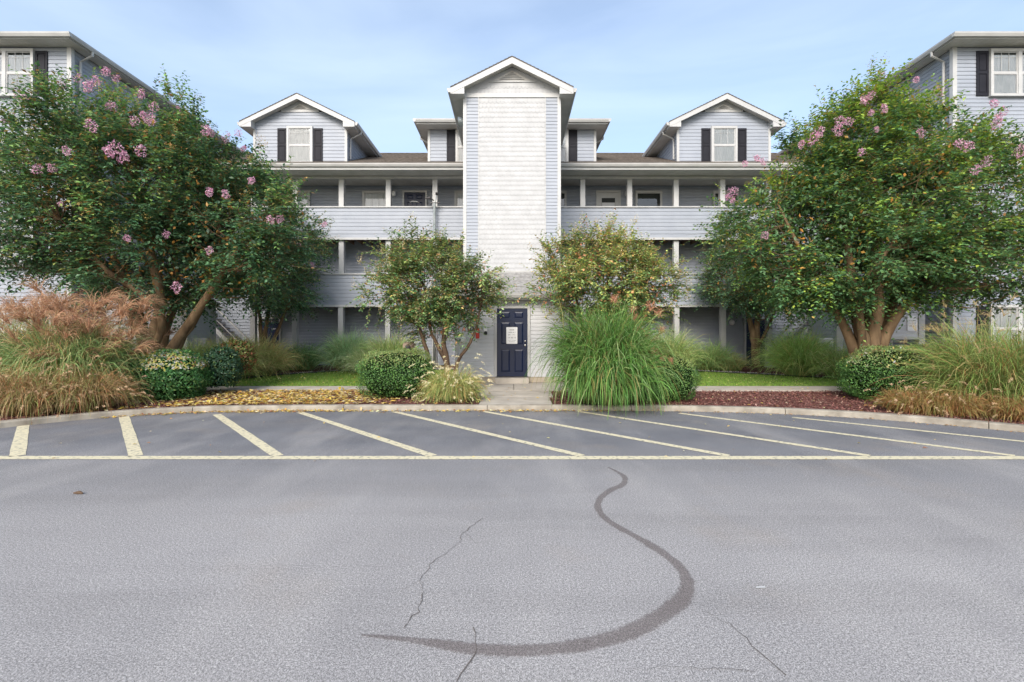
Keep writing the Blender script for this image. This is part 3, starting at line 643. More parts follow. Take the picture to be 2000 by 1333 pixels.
# dormers at each end
for s_ in (-1, 1):
    xc = 8.70*s_; hwl, hw, yw, ze, sl = 1.88, 2.33, 20.0, 10.25, .49
    def clip(z, hwl=hwl, hw=hw, ze=ze, sl=sl):
        h = min(hwl, hw-(z-(ze-.13))/sl); return (hwl-h, hwl+h) if h > 0 else (0, 0)
    MB().siding((xc-hwl, yw), (xc+hwl, yw), (0, -1), 8.62, 10.78, .14, clip).build('dormer_siding', 'siding', cb_, kind='stuff')
    for q in (-1, 1):
        MB().siding((xc+q*hwl, yw), (xc+q*hwl, 23.6), (q, 0), 8.5, ze-.19, .14).build('dormer_siding', 'siding', cb_, kind='stuff')
        MB().box(xc+q*hwl-.05, xc+q*hwl+.05, yw-.032, yw+.06, 8.58, ze-.2).build('corner_board', 'trim', cb_)
    MB().box(xc-hwl, xc+hwl, yw-.026, yw-.001, 8.56, 8.625).build('base_trim', 'trim', cb_)
    MB().box(xc-.78, xc+.78, yw-.04, yw-.0, 10.76, 10.84).build('vent_band', 'trim', cb_)
    MB().prism([(xc-.8, 10.842), (xc+.8, 10.842), (xc, 11.24)], yw-.02, yw).build('gable_panel', 'scallop', cb_)
    vent(cb_, xc, .42, 10.87, 11.09, yw-.022)
    gable_roof(cb_, xc, hw, 19.66, 23.7, ze, sl, hwl, yw)
    window(cb_, xc-.53, xc+.53, 8.63, 10.16, yw-.024, 'sash')
    for q in (-1, 1): shutter(cb_, xc+q*.74-.185, xc+q*.74+.185, 8.67, 10.09, yw-.0)
    # downspout on the inner side wall
    xi = xc-s_*hwl; xo = xc-s_*(hw+.05)
    MB().tube([(xo, 20.35, ze-.14), (xo, 20.35, ze-.24), (xi-s_*.07, 20.35, ze-.45), (xi-s_*.06, 20.35, 8.95)], .035, 8).build('downspout', 'gutter', cb_)
# broad dormer behind the tower
MB().siding((-3.41, 20.0), (3.41, 20.0), (0, -1), 8.62, 10.04, .14).build('dormer_siding', 'siding', cb_, kind='stuff')
for q in (-1, 1):
    MB().siding((q*3.41, 20.0), (q*3.41, 23.4), (q, 0), 8.5, 10.04, .14).build('dormer_siding', 'siding', cb_, kind='stuff')
    MB().box(q*3.41-.05, q*3.41+.05, 19.968, 20.06, 8.58, 10.03).build('corner_board', 'trim', cb_)
    xa = sorted((q*1.95, q*3.83))
    MB().box(xa[0], xa[1], 19.42, 19.44, 10.03, 10.19).build('fascia_board', 'trim', cb_)
    gutter_bar(cb_, (xa[0], 19.419, 10.205), (xa[1], 19.419, 10.205), (0, -1)); gutter_bar(cb_, (q*3.831, 19.31, 10.205), (q*3.831, 23, 10.205), (q, 0))
    MB().box(min(q*3.83, q*3.81), max(q*3.83, q*3.81), 19.44, 23.4, 10.03, 10.19).build('fascia_board', 'trim', cb_)
    soffit_panels('eave_soffit', cb_, xa[0], xa[1], 19.44, 19.98, 10.04, 'x', .12); soffit_panels('eave_soffit', cb_, min(q*3.41, q*3.81), max(q*3.41, q*3.81), 19.99, 23.4, 10.04, 'y', .12)
    xs0 = q*2.50; shutter(cb_, xs0-.18, xs0+.18, 8.67, 10.02, 20.0)
    window(cb_, min(q*1.30, q*2.31), max(q*1.30, q*2.31), 8.63, 10.03, 19.976, 'sash')
    MB().tube([(q*3.88, 20.7, 10.06), (q*3.88, 20.7, 9.95), (q*3.48, 20.7, 9.72), (q*3.47, 20.7, 9.1)], .035, 8).build('downspout', 'gutter', cb_)
hip_roof(cb_, -3.84, 3.84, 19.4, 27.0, 10.205, .25)
# tower
tw = 1.55
MB().siding((-tw+.06, DT), (-1.10, DT), (0, -1), 3.2, 9.36, .11).build('tower_siding', 'siding', cb_, kind='stuff')
MB().siding((1.10, DT), (tw-.06, DT), (0, -1), 3.2, 9.36, .11).build('tower_siding', 'siding', cb_, kind='stuff')
for q in (-1, 1):
    MB().siding((q*tw, DT), (q*tw, 20.1), (q, 0), 0.4, 9.4, .11).build('tower_siding', 'siding', cb_, kind='stuff')
    MB().box(q*(tw-.01)-.055, q*(tw-.01)+.055, DT-.032, DT+.08, 2.9, 9.36).build('corner_board', 'trim', cb_)
    MB().box(q*1.095-.012, q*1.095+.012, DT-.03, DT-.0, 3.3, 9.36).build('edge_trim', 'trim', cb_)
MB().box(-tw, tw, DT-.036, DT-.0, 9.361, 9.50).build('tower_band', 'trim', cb_)
MB().box(-1.08, 1.08, DT-.001, DT+.02, 3.2, 9.36).build('tower_backing', 'scallop', cb_)
def scallops(x0, x1, z0, z1, y, rows, wdt, half=None):
    mb = MB(); ph = (z1-z0)/rows
    for r in range(rows):
        z = z0+r*ph; off = (r % 2)*wdt/2; n = int((x1-x0)/wdt)+2
        for i in range(-1, n):
            a_, b_ = x0+i*wdt+off+.002, x0+(i+1)*wdt+off-.002; lim0, lim1 = x0, x1
            if half: h = half(z+ph*.6); lim0, lim1 = max(x0, -h), min(x1, h)
            a_, b_ = max(a_, lim0), min(b_, lim1)
            if b_-a_ < .012: continue
            c = (a_+b_)/2; w = b_-a_; yo = y-.013+random.uniform(-.0015, .0015); zt = z+ph
            pts = [(a_, zt+.004), (a_, z+ph*.30)]+[(c-w/2*math.cos(t_), z+ph*.30-ph*.42*math.sin(t_)) for t_ in (PI/4, PI/2, 3*PI/4)]+[(b_, z+ph*.30), (b_, zt+.004)]
            n0 = len(mb.v); mb.v += [(x, yo if zz < zt else y-.003, zz) for x, zz in pts]; mb.f.append(tuple(range(n0, n0+7)))
            n1 = len(mb.v); mb.v += [(x, y, zz) for x, zz in pts[1:6]]; mb.f += [(n0+1+k, n0+2+k, n1+k+1, n1+k) for k in range(4)]
    return mb.build('scallop_shingles', 'scallop', cb_, kind='stuff')
scallops(-1.08, 1.08, 3.30, 9.35, DT, 38, .127)
sl = .5; ze = 9.54; hw = 1.97
MB().prism([(-tw, 9.5), (tw, 9.5), (tw, 9.62), (0, 10.36), (-tw, 9.62)], DT, DT+.02).build('gable_panel', 'scallop', cb_)
scallops(-tw+.02, tw-.02, 9.50, 9.86, DT-.001, 2, .127, half=lambda z: (hw-(z-(ze-.12))/sl))
MB().box(-.78, .78, DT-.04, DT-.0, 9.862, 9.90).build('vent_band', 'trim', cb_)
vent(cb_, 0, .62, 9.92, 10.24, DT-.003, .5)
gable_roof(cb_, 0, hw, 15.55, 24.0, ze, sl, tw, DT)
# grey duct on the tower's left flank
du = MB().tube([(-1.56, 16.9, 9.02), (-1.72, 16.9, 9.02), (-1.86, 16.9, 9.0)], [.16, .165, .17], 16); du.build('vent_duct', 'metal', cb_, smooth=True)
# entry lean-to
MB().box(-1.66, 1.66, DBs+.01, DT, .18, .35).build('foundation', 'foundation', cb_)
MB().siding((-1.63, DBs), (-.54, DBs), (0, -1), .35, 2.66, .117).build('entry_siding', 'white_siding', cb_, kind='stuff')
MB().siding((.54, DBs), (1.63, DBs), (0, -1), .35, 2.66, .117).build('entry_siding', 'white_siding', cb_, kind='stuff')
MB().siding((-.54, DBs), (.54, DBs), (0, -1), 2.49, 2.66, .117).build('entry_siding', 'white_siding', cb_, kind='stuff')
for q in (-1, 1):
    MB().siding((q*1.68, DBs), (q*1.68, DT+.1), (q, 0), .35, 2.66, .117).build('entry_siding', 'white_siding', cb_, kind='stuff')
    MB().box(q*1.66-.05, q*1.66+.05, DBs-.032, DBs+.06, .34, 2.66).build('corner_board', 'trim', cb_)
    MB().prism([(q*1.66, 2.66), (q*1.70, 2.66), (q*1.70, 2.9), (q*1.66, 2.9)], DBs, DT).build('gable_end', 'trim', cb_)
rf = MB(); rf.courses((-1.98, 14.27, 2.83), (1.98, 14.27, 2.83), (-1.98, DT-.02, 3.655), (1.98, DT-.02, 3.655), .13, .01); rf.quad((-1.98, 14.27, 2.80), (1.98, 14.27, 2.80), (1.98, DT-.02, 3.6), (-1.98, DT-.02, 3.6)); rf.build('entry_roof', 'shingle_light', cb_)
MB().box(-1.97, 1.97, 14.28, 14.30, 2.65, 2.815).build('fascia_board', 'trim', cb_); gutter_bar(cb_, (-1.97, 14.279, 2.82), (1.97, 14.279, 2.82), (0, -1)); soffit_panels('eave_soffit', cb_, -1.95, 1.95, 14.30, DBs-.03, 2.66, 'x', .12)
MB().box(-1.55, 1.55, DT-.03, DT-.0, 3.64, 3.70).build('flashing', 'gutter', cb_)
ed = panel_door(cb_, -.452, .462, .36, 2.40, DBs-.0, name='entrance_door')
MB().box(-.50, .50, DBs-.30, DBs+.0, .16, .335).build('doorstep', 'concrete', cb_, bevel=.008)
# notice on the door
nt = thing('door_notice', 'white notice with grey print fixed to the navy entrance door', 'sign', (-.005, DBs-.05, 1.59))
mb = MB(); w, h, r = .165, .25, .02; pts = []
for cx, cz, a0 in ((w-r, h-r, 0), (-w+r, h-r, 90), (-w+r, -h+r, 180), (w-r, -h+r, 270)):
    for k in range(4): t_ = math.radians(a0+k*30); pts.append((cx+r*math.cos(t_), cz+r*math.sin(t_)))
mb.prism(pts, -.006, 0); mb.build('board', 'whiteplastic', nt, loc=(-.005, DBs-.047, 1.59), local=True)
def print_rows(par, loc, rows, hw_):
    mb = MB()
    for z, hgt, words_, sc_ in rows:
        tot = sum(words_)+len(words_)-1; x = -hw_*sc_; stp = 2*hw_*sc_/tot
        for wd in words_:
            for k in range(wd):
                t_ = random.choice('LHOT'); a_ = x+stp*.12; b_ = x+stp*.82; lw_ = stp*.2
                if t_ in 'LHO': mb.box(a_, a_+lw_, -.0085, -.0065, z, z+hgt)
                if t_ in 'HO': mb.box(b_-lw_, b_, -.0085, -.0065, z, z+hgt)
                if t_ in 'LO': mb.box(a_+lw_, b_-lw_, -.0085, -.0065, z, z+hgt*.2)
                if t_ == 'H': mb.box(a_+lw_, b_-lw_, -.0085, -.0065, z+hgt*.4, z+hgt*.6)
                if t_ in 'TO': mb.box(a_+lw_*1.01, b_-lw_*1.01, -.0085, -.0065, z+hgt*.8, z+hgt)
                if t_ == 'T': mb.box((a_+b_)/2-lw_/2, (a_+b_)/2+lw_/2, -.0085, -.0065, z, z+hgt*.8)
                x += stp
            x += stp
    mb.build('printing', 'ink', par, loc=loc, local=True)
print_rows(nt, (-.005, DBs-.047, 1.59), [(.15, .035, [4], .45), (.075, .035, [8], .75), (.005, .03, [3, 4], .72), (-.085, .042, [2, 5], .78), (-.155, .018, [4, 6], .8), (-.195, .018, [5], .5)], .155)
# devices beside the entrance door
fa = thing('fire_alarm', 'red fire alarm box on the white siding left of the entrance door', 'fire alarm', (-1.03, DBs-.03, 1.65))
MB().box(-.055, .055, -.05, 0, -.15, .17).build('housing', 'red', fa, loc=(-1.03, DBs-.022, 1.65), local=True, bevel=.01); MB().box(-.03, .03, -.065, -.051, .02, .09).build('lens', 'whiteplastic', fa, loc=(-1.03, DBs-.022, 1.65), local=True)
be = thing('door_bell', 'small white and black bell unit between the red alarm and the entrance door', 'bell', (-.79, DBs-.03, 1.7))
MB().box(-.05, .05, -.035, 0, .02, .11).build('housing', 'whiteplastic', be, loc=(-.79, DBs-.022, 1.7), local=True, bevel=.008); MB().lathe([(.05, 0), (.055, .02), (.04, .045), (.01, .05)], sides=14).build('gong', 'black', be, loc=(-.79, DBs-.022, 1.66), local=True).rotation_euler.x = PI/2
fl = thing('flood_lamp', 'round white lamp on the corner of the entrance lean-to behind the small tree', 'lamp', (-1.45, DBs-.05, 1.45)); q_ = MB().lathe([(.03, 0), (.07, .03), (.09, .09), (.07, .14), (.02, .15)], sides=14).build('shade', 'whiteplastic', fl, loc=(-1.45, DBs-.022, 1.45), local=True, smooth=True); q_.rotation_euler.x = PI/2
# outside stairs beyond each gallery end
for s_ in (-1, 1):
    stx = thing('outside_stair', 'white railed stair climbing from the %s end of the ground floor gallery' % ('left' if s_ < 0 else 'right'), 'stairs', (s_*11.6, 20, .3), 'outside stairs at the gallery ends')
    x0, z0, x1, z1 = 10.75, .3, 13.4, 2.98; n = 15
    for i in range(n):
        a_, b_ = s_*(x0+(x1-x0)*i/n), s_*(x0+(x1-x0)*(i+1)/n); zz = z0+(z1-z0)*(i+1)/n
        MB().box(min(a_, b_), max(a_, b_)+.0, 19.96, 21.0, zz-.04, zz).build('tread', 'concrete', stx)
    MB().prism([(s_*x0, z0), (s_*x1, z1-.0), (s_*x1, z1+.2), (s_*x0, z0+.24)], 19.9, 19.95).build('stringer', 'trim', stx)
    MB().prism([(s_*x0, z0+1.02), (s_*x1, z1+.98), (s_*x1, z1+1.06), (s_*x0, z0+1.10)], 19.89, 19.95).build('handrail', 'gutter', stx)
    MB().prism([(s_*x0, z0+.55), (s_*x1, z1+.52), (s_*x1, z1+.56), (s_*x0, z0+.59)], 19.9, 19.94).build('mid_rail', 'gutter', stx)
    MB().box(min(s_*10.72, s_*10.80), max(s_*10.72, s_*10.80), 19.88, 19.96, .28, 1.42).build('newel_post', 'trim', stx)
    # sided landing bay on posts
    lb = thing('landing_bay', 'white sided landing bay on square posts beside the %s wing' % ('left' if s_ < 0 else 'right'), 'landing', (s_*12.1, 16, .2), 'sided landing bays')
    xa = sorted((s_*10.75, s_*13.45))
    MB().siding((xa[0], 16.0), (xa[1], 16.0), (0, -1), 1.55, 2.80, .125).build('bay_siding', 'white_siding', lb, kind='stuff'); MB().box(xa[0], xa[1], 16.002, 16.08, 1.47, 2.80).build('bay_wall', 'white_siding', lb)
    MB().box(xa[0]-.02, xa[1]+.02, 15.95, 16.12, 2.8, 2.86).build('cap', 'trim', lb); MB().box(xa[0], xa[1], 15.965, 16.0, 1.46, 1.555).build('skirt_board', 'trim', lb)
    for q in xa: MB().box(q-.1, q+.1, 15.955, 16.13, .16, 2.80).build('post', 'trim', lb); MB().siding((q, 16.15), (q, 17.4), (-1 if q == xa[0] else 1, 0), 1.5, 2.8, .125).build('bay_siding', 'white_siding', lb, kind='stuff')
    for q in xa: MB().box(q-.1, q+.1, 17.3, 17.5, .16, 2.80).build('post', 'trim', lb)
    MB().box(xa[0], xa[1], 16.13, 17.4, 1.5, 1.6).build('landing_floor', 'joist', lb)
bs = thing('bay_notice', 'white notice with faint print on the right landing bay siding', 'sign', (13.12, 15.95, 2.0))
MB().box(-.16, .16, -.006, 0, -.24, .24).build('board', 'whiteplastic', bs, loc=(13.14, 15.972, 1.98), local=True)
print_rows(bs, (13.14, 15.972, 1.98), [(.17, .03, [4], .5), (.08, .03, [8], .8), (.0, .03, [3, 4], .8), (-.1, .04, [7], .8)], .15)
# satellite mast
sm = thing('satellite_mast', 'grey green steel mast with small receiver arms standing before the left gallery', 'mast', (-3.13, 19.62, .3))
MB().tube([(-3.13, 19.62, .2), (-3.13, 19.62, 6.92)], .055, 10).build('pole', 'metal', sm, smooth=True)
MB().box(-3.32, -2.90, 19.58, 19.66, 6.92, 6.95).build('cross_plate', 'darkmetal', sm)
MB().tube([(-3.10, 19.62, 6.95), (-3.06, 19.62, 7.1), (-3.04, 19.60, 7.28)], [.02, .02, .03], 8).build('upright', 'metal', sm)
MB().tube([(-3.14, 19.6, 7.02), (-3.3, 19.5, 7.1), (-3.48, 19.45, 7.08)], [.02, .05, .025], 8).build('receiver_arm', 'darkmetal', sm)
MB().tube([(-3.04, 19.6, 7.26), (-3.04, 19.52, 7.33)], [.045, .03], 8).build('receiver_head', 'darkmetal', sm)

# ------------------------------------------------------------------ wings
for s_ in (-1, 1):
    side = 'left' if s_ < 0 else 'right'
    wg = thing('apartment_wing', 'four storey pale blue wing at the %s edge with hipped eave and dark shuttered windows' % side, 'apartment building', (s_*18, 20, .2), 'projecting wings')
    XI, XO, yf, zt = 14.27, 25.0, 15.7, 10.88
    MB().box(min(s_*(XI+.03), s_*XO), max(s_*(XI+.03), s_*XO), yf+.05, 27, 0, zt).build('core', 'interior', wg)
    MB().siding((s_*XI, yf), (s_*XO, yf), (0, -1), .3, zt, .128).build('siding', 'siding', wg, kind='stuff')
    MB().siding((s_*XI, yf), (s_*XI, 27), (-s_, 0), .3, zt, .128).build('siding', 'siding', wg, kind='stuff')
    MB().box(min(s_*XI, s_*XO), max(s_*XI, s_*XO), yf+.0, yf+.05, 0, .3).build('foundation', 'foundation', wg)
    MB().box(s_*XI-.07, s_*XI+.07, yf-.032, yf+.09, .28, zt).build('corner_board', 'trim', wg)
    ex = XI-.42; ey = 15.2
    MB().box(min(s_*ex, s_*25.5), max(s_*ex, s_*25.5), ey, ey+.02, zt-.01, zt+.13).build('fascia_board', 'trim', wg); MB().box(min(s_*ex, s_*(ex+.02)), max(s_*ex, s_*(ex+.02)), ey+.021, 27, zt-.01, zt+.13).build('fascia_board', 'trim', wg)
    gutter_bar(wg, (s_*(ex-.11), ey-.001, zt+.145), (s_*25.5, ey-.001, zt+.145), (0, -1)); gutter_bar(wg, (s_*(ex-.001), ey, zt+.145), (s_*(ex-.001), 27, zt+.145), (-s_, 0))
    soffit_panels('soffit', wg, min(s_*(ex+.02), s_*25), max(s_*(ex+.02), s_*25), ey+.02, yf-.03, zt, 'x', .2)
    soffit_panels('soffit', wg, min(s_*(ex+.02), s_*(XI-.03)), max(s_*(ex+.02), s_*(XI-.03)), yf-.028, 27, zt, 'y', .2)
    hip_roof(wg, min(s_*ex, s_*25.5), max(s_*ex, s_*25.5), ey, 27.2, zt+.145, .38)
    for k in range(4):
        z0, z1 = 9.27-2.74*k, 10.80-2.74*k
        for dx in (0, 4.6):
            xa, xb = s_*(15.37+dx), s_*(17.25+dx)
            window(wg, min(xa, xb), max(xa, xb), z0, z1, yf-.024, 'double')
            for e in (14.96, 17.28): shutter(wg, min(s_*(e+dx), s_*(e+dx+.38)), max(s_*(e+dx), s_*(e+dx+.38)), z0+.04, z1-.05, yf)
        if k < 3: window(wg, -.45, .45, z0+.1, z1, 17.9, 'sash', rot=-s_*PI/2, x=s_*(XI-.024))
    MB().tube([(s_*(ex-.05), 16.0, zt+.02), (s_*(ex-.05), 16.0, zt-.1), (s_*(XI-.08), 16.0, zt-.3), (s_*(XI-.07), 16.0, .3)], .04, 8).build('downspout', 'gutter', wg)

# ------------------------------------------------------------------ vegetation
def E(px, py, D, rx, rz, ry):    # an ellipsoid of foliage at depth D
    c = at(px, py, D); k = D/F; return (np.array(c), np.array([rx*k, ry, rz*k]))
def front(px, py, ells, out=0.0):
    d = np.array([(px-HX)/F, 1.0, (HY-py)/F]); o0 = np.array([0, 0, CAMZ]); best = None
    for c, r in ells:
        A = d/r; B = (o0-c)/r; a_, b_, c_ = A@A, 2*A@B, B@B-1; q = b_*b_-4*a_*c_
        if q > 0:
            t_ = (-b_-math.sqrt(q))/(2*a_)
            if best is None or t_ < best: best = t_
    if best is None:
        best = min(ells, key=lambda e: np.linalg.norm(o0+d*e[0][1]-e[0]))[0][1]
    return o0+d*(best-out)
def blossom_mesh(name, n, size, pal, seed):
    r_ = np.random.default_rng(seed); u = r_.uniform(0, 1, n); ph = r_.uniform(0, 2*PI, n); rad = size*.5*np.sqrt(np.sin(PI*np.clip(u, .08, .92)))*r_.uniform(.5, 1.1, n)
    lump = 1+.3*np.sin(ph*3+u*5); P = np.column_stack([rad*np.cos(ph)*lump, rad*np.sin(ph)*lump, (u-.35)*size*1.2])
    V, Fc, T = leafV(P, r_.normal(0, 1, (n, 3)), r_.normal(0, 1, (n, 3)), r_.uniform(.035, .06, n), r_.uniform(.03, .05, n), pick(pal, n, .12))
    o = np_mesh(name, V, Fc, 'petal', tint=T); me = o.data; bpy.data.objects.remove(o); return me
pink = [(4, (.60, .27, .40)), (3, (.66, .38, .50)), (1, (.46, .22, .33)), (2, (.68, .53, .58))]
BL = [blossom_mesh('blossom', 150, .24+.05*k, pink, k) for k in range(4)]
podpal = [(3, (.13, .085, .025)), (2, (.11, .10, .03)), (1, (.15, .065, .02)), (1, (.15, .125, .05))]
def myrtle(name, label, base, stems, ells, nclump, nspray, nleaf, leaf, pal, pal_top, spread=.75, droop=.3, flowers=(), pods=60, podcol=podpal, group=None, inner=.2, inner_pal=None, extra=(), bark='bark', slen=(.35, .9), spike=()):
    t_ = thing(name, label, 'tree', base, group)
    vol = np.array([np.prod(r) for c, r in ells]); vol /= vol.sum(); zmin = min(c[2]-r[2] for c, r in ells); zmax = max(c[2]+r[2] for c, r in ells)
    C_, O_ = [], []
    ph = rng.uniform(0, 6.28, 6)
    while len(C_) < nclump:
        k = rng.choice(len(ells), p=vol); c, r = ells[k]; u = unit(rng.normal(0, 1, 3)); f = rng.uniform(.30, 1.0)**.45*.92
        az = math.atan2(u[1], u[0]); wob = 1+.10*math.sin(3*az+ph[0]+2*u[2])+.08*math.sin(7*az+ph[1]+5*u[2])
        p = c+u*r*f*wob
        inside = max(1-np.linalg.norm((p-c2)/r2) for i2, (c2, r2) in enumerate(ells))
        if inside > .48 and rng.random() < .75: continue
        C_.append(p); O_.append(unit(u/r))
    C_ = np.array(C_); O_ = np.array(O_)
    # trunk and limbs
    tb = MB(); nodes = []
    for st in stems:
        P = catmull([np.array(p, float) for p in st['p']], 5); n = len(P); R = np.interp(np.linspace(0, 1, n), np.linspace(0, 1, len(st['r'])), st['r'])
        P = [p+np.array([rng.normal(0, 1), rng.normal(0, 1), 0])*r*.12 for p, r in zip(P, R)]
        tb.tube(P, list(R), 10); nodes += [(p, r) for p, r in zip(P[int(n*.4):], R[int(n*.4):])]
    NP_ = np.array([p for p, r in nodes]); NR = [r for p, r in nodes]
    for c in C_:
        d = np.linalg.norm(NP_-c, axis=1)+np.maximum(0, NP_[:, 2]-c[2]+.2)*1.5; j = int(np.argmin(d)); s0 = NP_[j]; mid = s0*.5+c*.5+np.array([0, 0, -.12*np.linalg.norm(c-s0)+.05])+rng.normal(0, .06, 3)
        tb.tube(catmull([s0, mid, c], 3), np.linspace(max(.009, min(NR[j]*.4, .024)), .004, 7).tolist(), 5, cap=False)
    tb.build('trunk', bark, t_, smooth=True)
    # sprays
    n = nclump*nspray; idx = np.repeat(np.arange(nclump), nspray); c = C_[idx]; o = O_[idx]; hz = (c[:, 2]-zmin)/(zmax-zmin)
    d = unit(o*1.0+rng.normal(0, spread, (n, 3))+np.column_stack([np.zeros(n), np.zeros(n), .75*hz-.2])); d[:, 2] = np.where(hz < .35, d[:, 2]*.5, d[:, 2]); d = unit(d)
    L = rng.uniform(slen[0], slen[1], n)*(1+.35*(rng.random(n) < .1)); P0 = c+rng.normal(0, .10, (n, 3))
    dr = droop*(1.15-hz)
    for (sx, sy, sz, ux, uy, uz, sl_) in spike:
        P0 = np.vstack([P0, [sx, sy, sz]]); d = np.vstack([d, unit(np.array([ux, uy, uz], float))]); L = np.append(L, sl_); dr = np.append(dr, 0.02); idx = np.append(idx, 0); hz = np.append(hz, 1.)
    n = len(P0)
    cl = rng.normal(0, 1, nclump)[idx]
    tt = (np.arange(nleaf)+.5)/nleaf*.9+.1; m_ = n*nleaf
    t2 = np.tile(tt, n)+rng.normal(0, .015, m_); ii = np.repeat(np.arange(n), nleaf); LL = L[ii]; dd = d[ii]
    P = P0[ii]+dd*(LL*t2)[:, None]; P[:, 2] -= dr[ii]*(LL*t2)**2
    side = unit(np.cross(dd, np.array([0, 0, 1.0])+rng.normal(0, .25, (m_, 3)))); sg = np.tile(np.where(np.arange(nleaf) % 2, 1., -1.), n)[:, None]
    LD = unit(dd*.55+side*sg*.9+np.array([0, 0, -.22])+rng.normal(0, .15, (m_, 3))); N = unit(np.array([0, 0, 1.0])+dd*.2+rng.normal(0, .26, (m_, 3)))
    ll = leaf*rng.uniform(.7, 1.2, m_)*(1-.35*np.maximum(0, t2-.6))
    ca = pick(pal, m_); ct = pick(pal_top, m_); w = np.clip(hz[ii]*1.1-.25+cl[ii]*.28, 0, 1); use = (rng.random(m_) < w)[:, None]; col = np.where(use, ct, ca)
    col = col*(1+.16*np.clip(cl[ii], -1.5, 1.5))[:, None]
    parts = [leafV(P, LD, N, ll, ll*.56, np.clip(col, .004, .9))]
    # loose leaves in the heart of the crown, some already turned
    ni = int(m_*inner); k = rng.choice(len(ells), ni, p=vol); cc = np.array([ells[q][0] for q in k]); rr = np.array([ells[q][1] for q in k])
    Pi = cc+unit(rng.normal(0, 1, (ni, 3)))*rr*(rng.uniform(.15, .85, ni)**.6)[:, None]
    parts.append(leafV(Pi, rng.normal(0, 1, (ni, 3)), unit(np.array([0, 0, .8])+rng.normal(0, .6, (ni, 3))), leaf*rng.uniform(.8, 1.3, ni), leaf*rng.uniform(.45, .65, ni), pick(inner_pal or pal, ni)))
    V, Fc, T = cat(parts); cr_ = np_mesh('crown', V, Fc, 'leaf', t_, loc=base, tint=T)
    # twigs of the sprays
    V, Fc, T, _ = ribbons(P0, d, L, np.full(n, .008), dr*.4, 3, np.tile([.16, .10, .05], (n, 1)), np.tile([.14, .14, .05], (n, 1)), start_w=1)
    np_mesh('twigs', V, Fc, 'grass', t_, loc=base, tint=T)['kind'] = 'stuff'
    # seed heads at spray tips
    if pods:
        pj = rng.choice(len(L), min(pods, len(L)), replace=False, p=(hz+.15)/np.sum(hz+.15)); tip = P0[pj]+d[pj]*L[pj][:, None]; tip[:, 2] -= dr[pj]*L[pj]**2-.04; q = 34; jj = np.repeat(np.arange(len(pj)), q)
        Pp = tip[jj]+rng.normal(0, 1, (len(jj), 3))*[.045, .045, .075]; V, Fc, T = leafV(Pp, rng.normal(0, 1, (len(jj), 3)), rng.normal(0, 1, (len(jj), 3)), rng.uniform(.018, .035, len(jj)), rng.uniform(.015, .025, len(jj)), pick(podcol, len(jj)))
        np_mesh('seed_heads', V, Fc, 'petal', t_, loc=base, tint=T)['kind'] = 'stuff'
    for i, (px, py, sc_) in enumerate(flowers):
        p = front(px, py, ells, .15); b_ = link('blossom', BL[i % 4], t_, p); sc_ *= .64; b_.scale = (sc_, sc_, sc_*1.15*random.uniform(.8, 1.1)); b_.rotation_euler = (random.uniform(-.5, .5), random.uniform(-.7, .7), random.uniform(0, 6))
    return t_
def stem(pts, r): return {'p': [tuple(at(*p)) for p in pts], 'r': r}
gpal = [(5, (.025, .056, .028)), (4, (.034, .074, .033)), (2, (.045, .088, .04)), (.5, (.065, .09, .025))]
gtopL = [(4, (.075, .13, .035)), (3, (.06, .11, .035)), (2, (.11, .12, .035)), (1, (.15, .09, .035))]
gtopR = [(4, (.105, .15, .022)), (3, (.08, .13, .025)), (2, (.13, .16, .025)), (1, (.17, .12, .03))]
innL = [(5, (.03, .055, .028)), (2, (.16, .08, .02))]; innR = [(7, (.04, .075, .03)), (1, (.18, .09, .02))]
GAIN = 2.7
# large tree, left
eL = [E(255, 390, 12.8, 205, 200, 2.5), E(455, 450, 12.8, 150, 145, 2.0), E(70, 415, 12.8, 120, 135, 2.0), E(360, 345, 12.6, 115, 100, 1.9), E(205, 262, 12.8, 110, 80, 1.6), E(310, 520, 12.4, 165, 78, 1.9)]
SL = [stem([(292, 765, 12.7), (284, 680, 12.7), (262, 590, 12.8), (190, 430, 13.0), (150, 260, 13.0)], [.17, .14, .11, .06, .02]),
      stem([(302, 765, 12.6), (300, 670, 12.5), (312, 580, 12.4), (270, 400, 12.3), (230, 220, 12.4)], [.19, .16, .12, .07, .02]),
      stem([(308, 765, 12.6), (330, 690, 12.5), (385, 610, 12.4), (470, 480, 12.4), (560, 400, 12.5)], [.17, .13, .10, .06, .02]),
      stem([(310, 760, 12.7), (350, 670, 12.8), (400, 580, 13.0), (430, 400, 13.2), (390, 270, 13.0)], [.15, .11, .09, .05, .02]),
      stem([(300, 765, 12.9), (320, 660, 13.2), (345, 560, 13.6), (330, 400, 14.0), (320, 250, 13.8)], [.15, .12, .09, .05, .02]),
      stem([(286, 765, 12.8), (276, 660, 13.1), (200, 540, 13.3), (100, 450, 13.3), (40, 380, 13.0)], [.13, .1, .08, .05, .02]),
      stem([(296, 700, 12.6), (312, 610, 12.2), (200, 520, 11.6), (120, 430, 11.4)], [.1, .08, .05, .02])]
flL = [(205,142,1.1),(172,172,1.2),(150,155,.8),(120,168,.8),(275,186,1.1),(213,210,.9),(180,250,1),(230,303,1.2),(214,300,1),(246,308,.8),(275,298,.9),(290,236,1),(282,228,.8),(400,258,1),(412,262,.8),(40,190,1.1),(55,198,.8),(130,298,.8),(70,333,.8),(100,330,.7),(8,240,.8),(250,468,.7),(345,565,.9),(325,460,.6),(408,378,.9),(440,382,.9),(530,432,.8),(545,430,.7),(632,440,.7),(490,355,.8),(300,212,.9),(440,272,.8),(475,292,.8),(118,400,.5),(408,492,.7),(262,240,.8),(350,215,.7),(190,160,.9),(225,155,.8),(465,262,.7)]
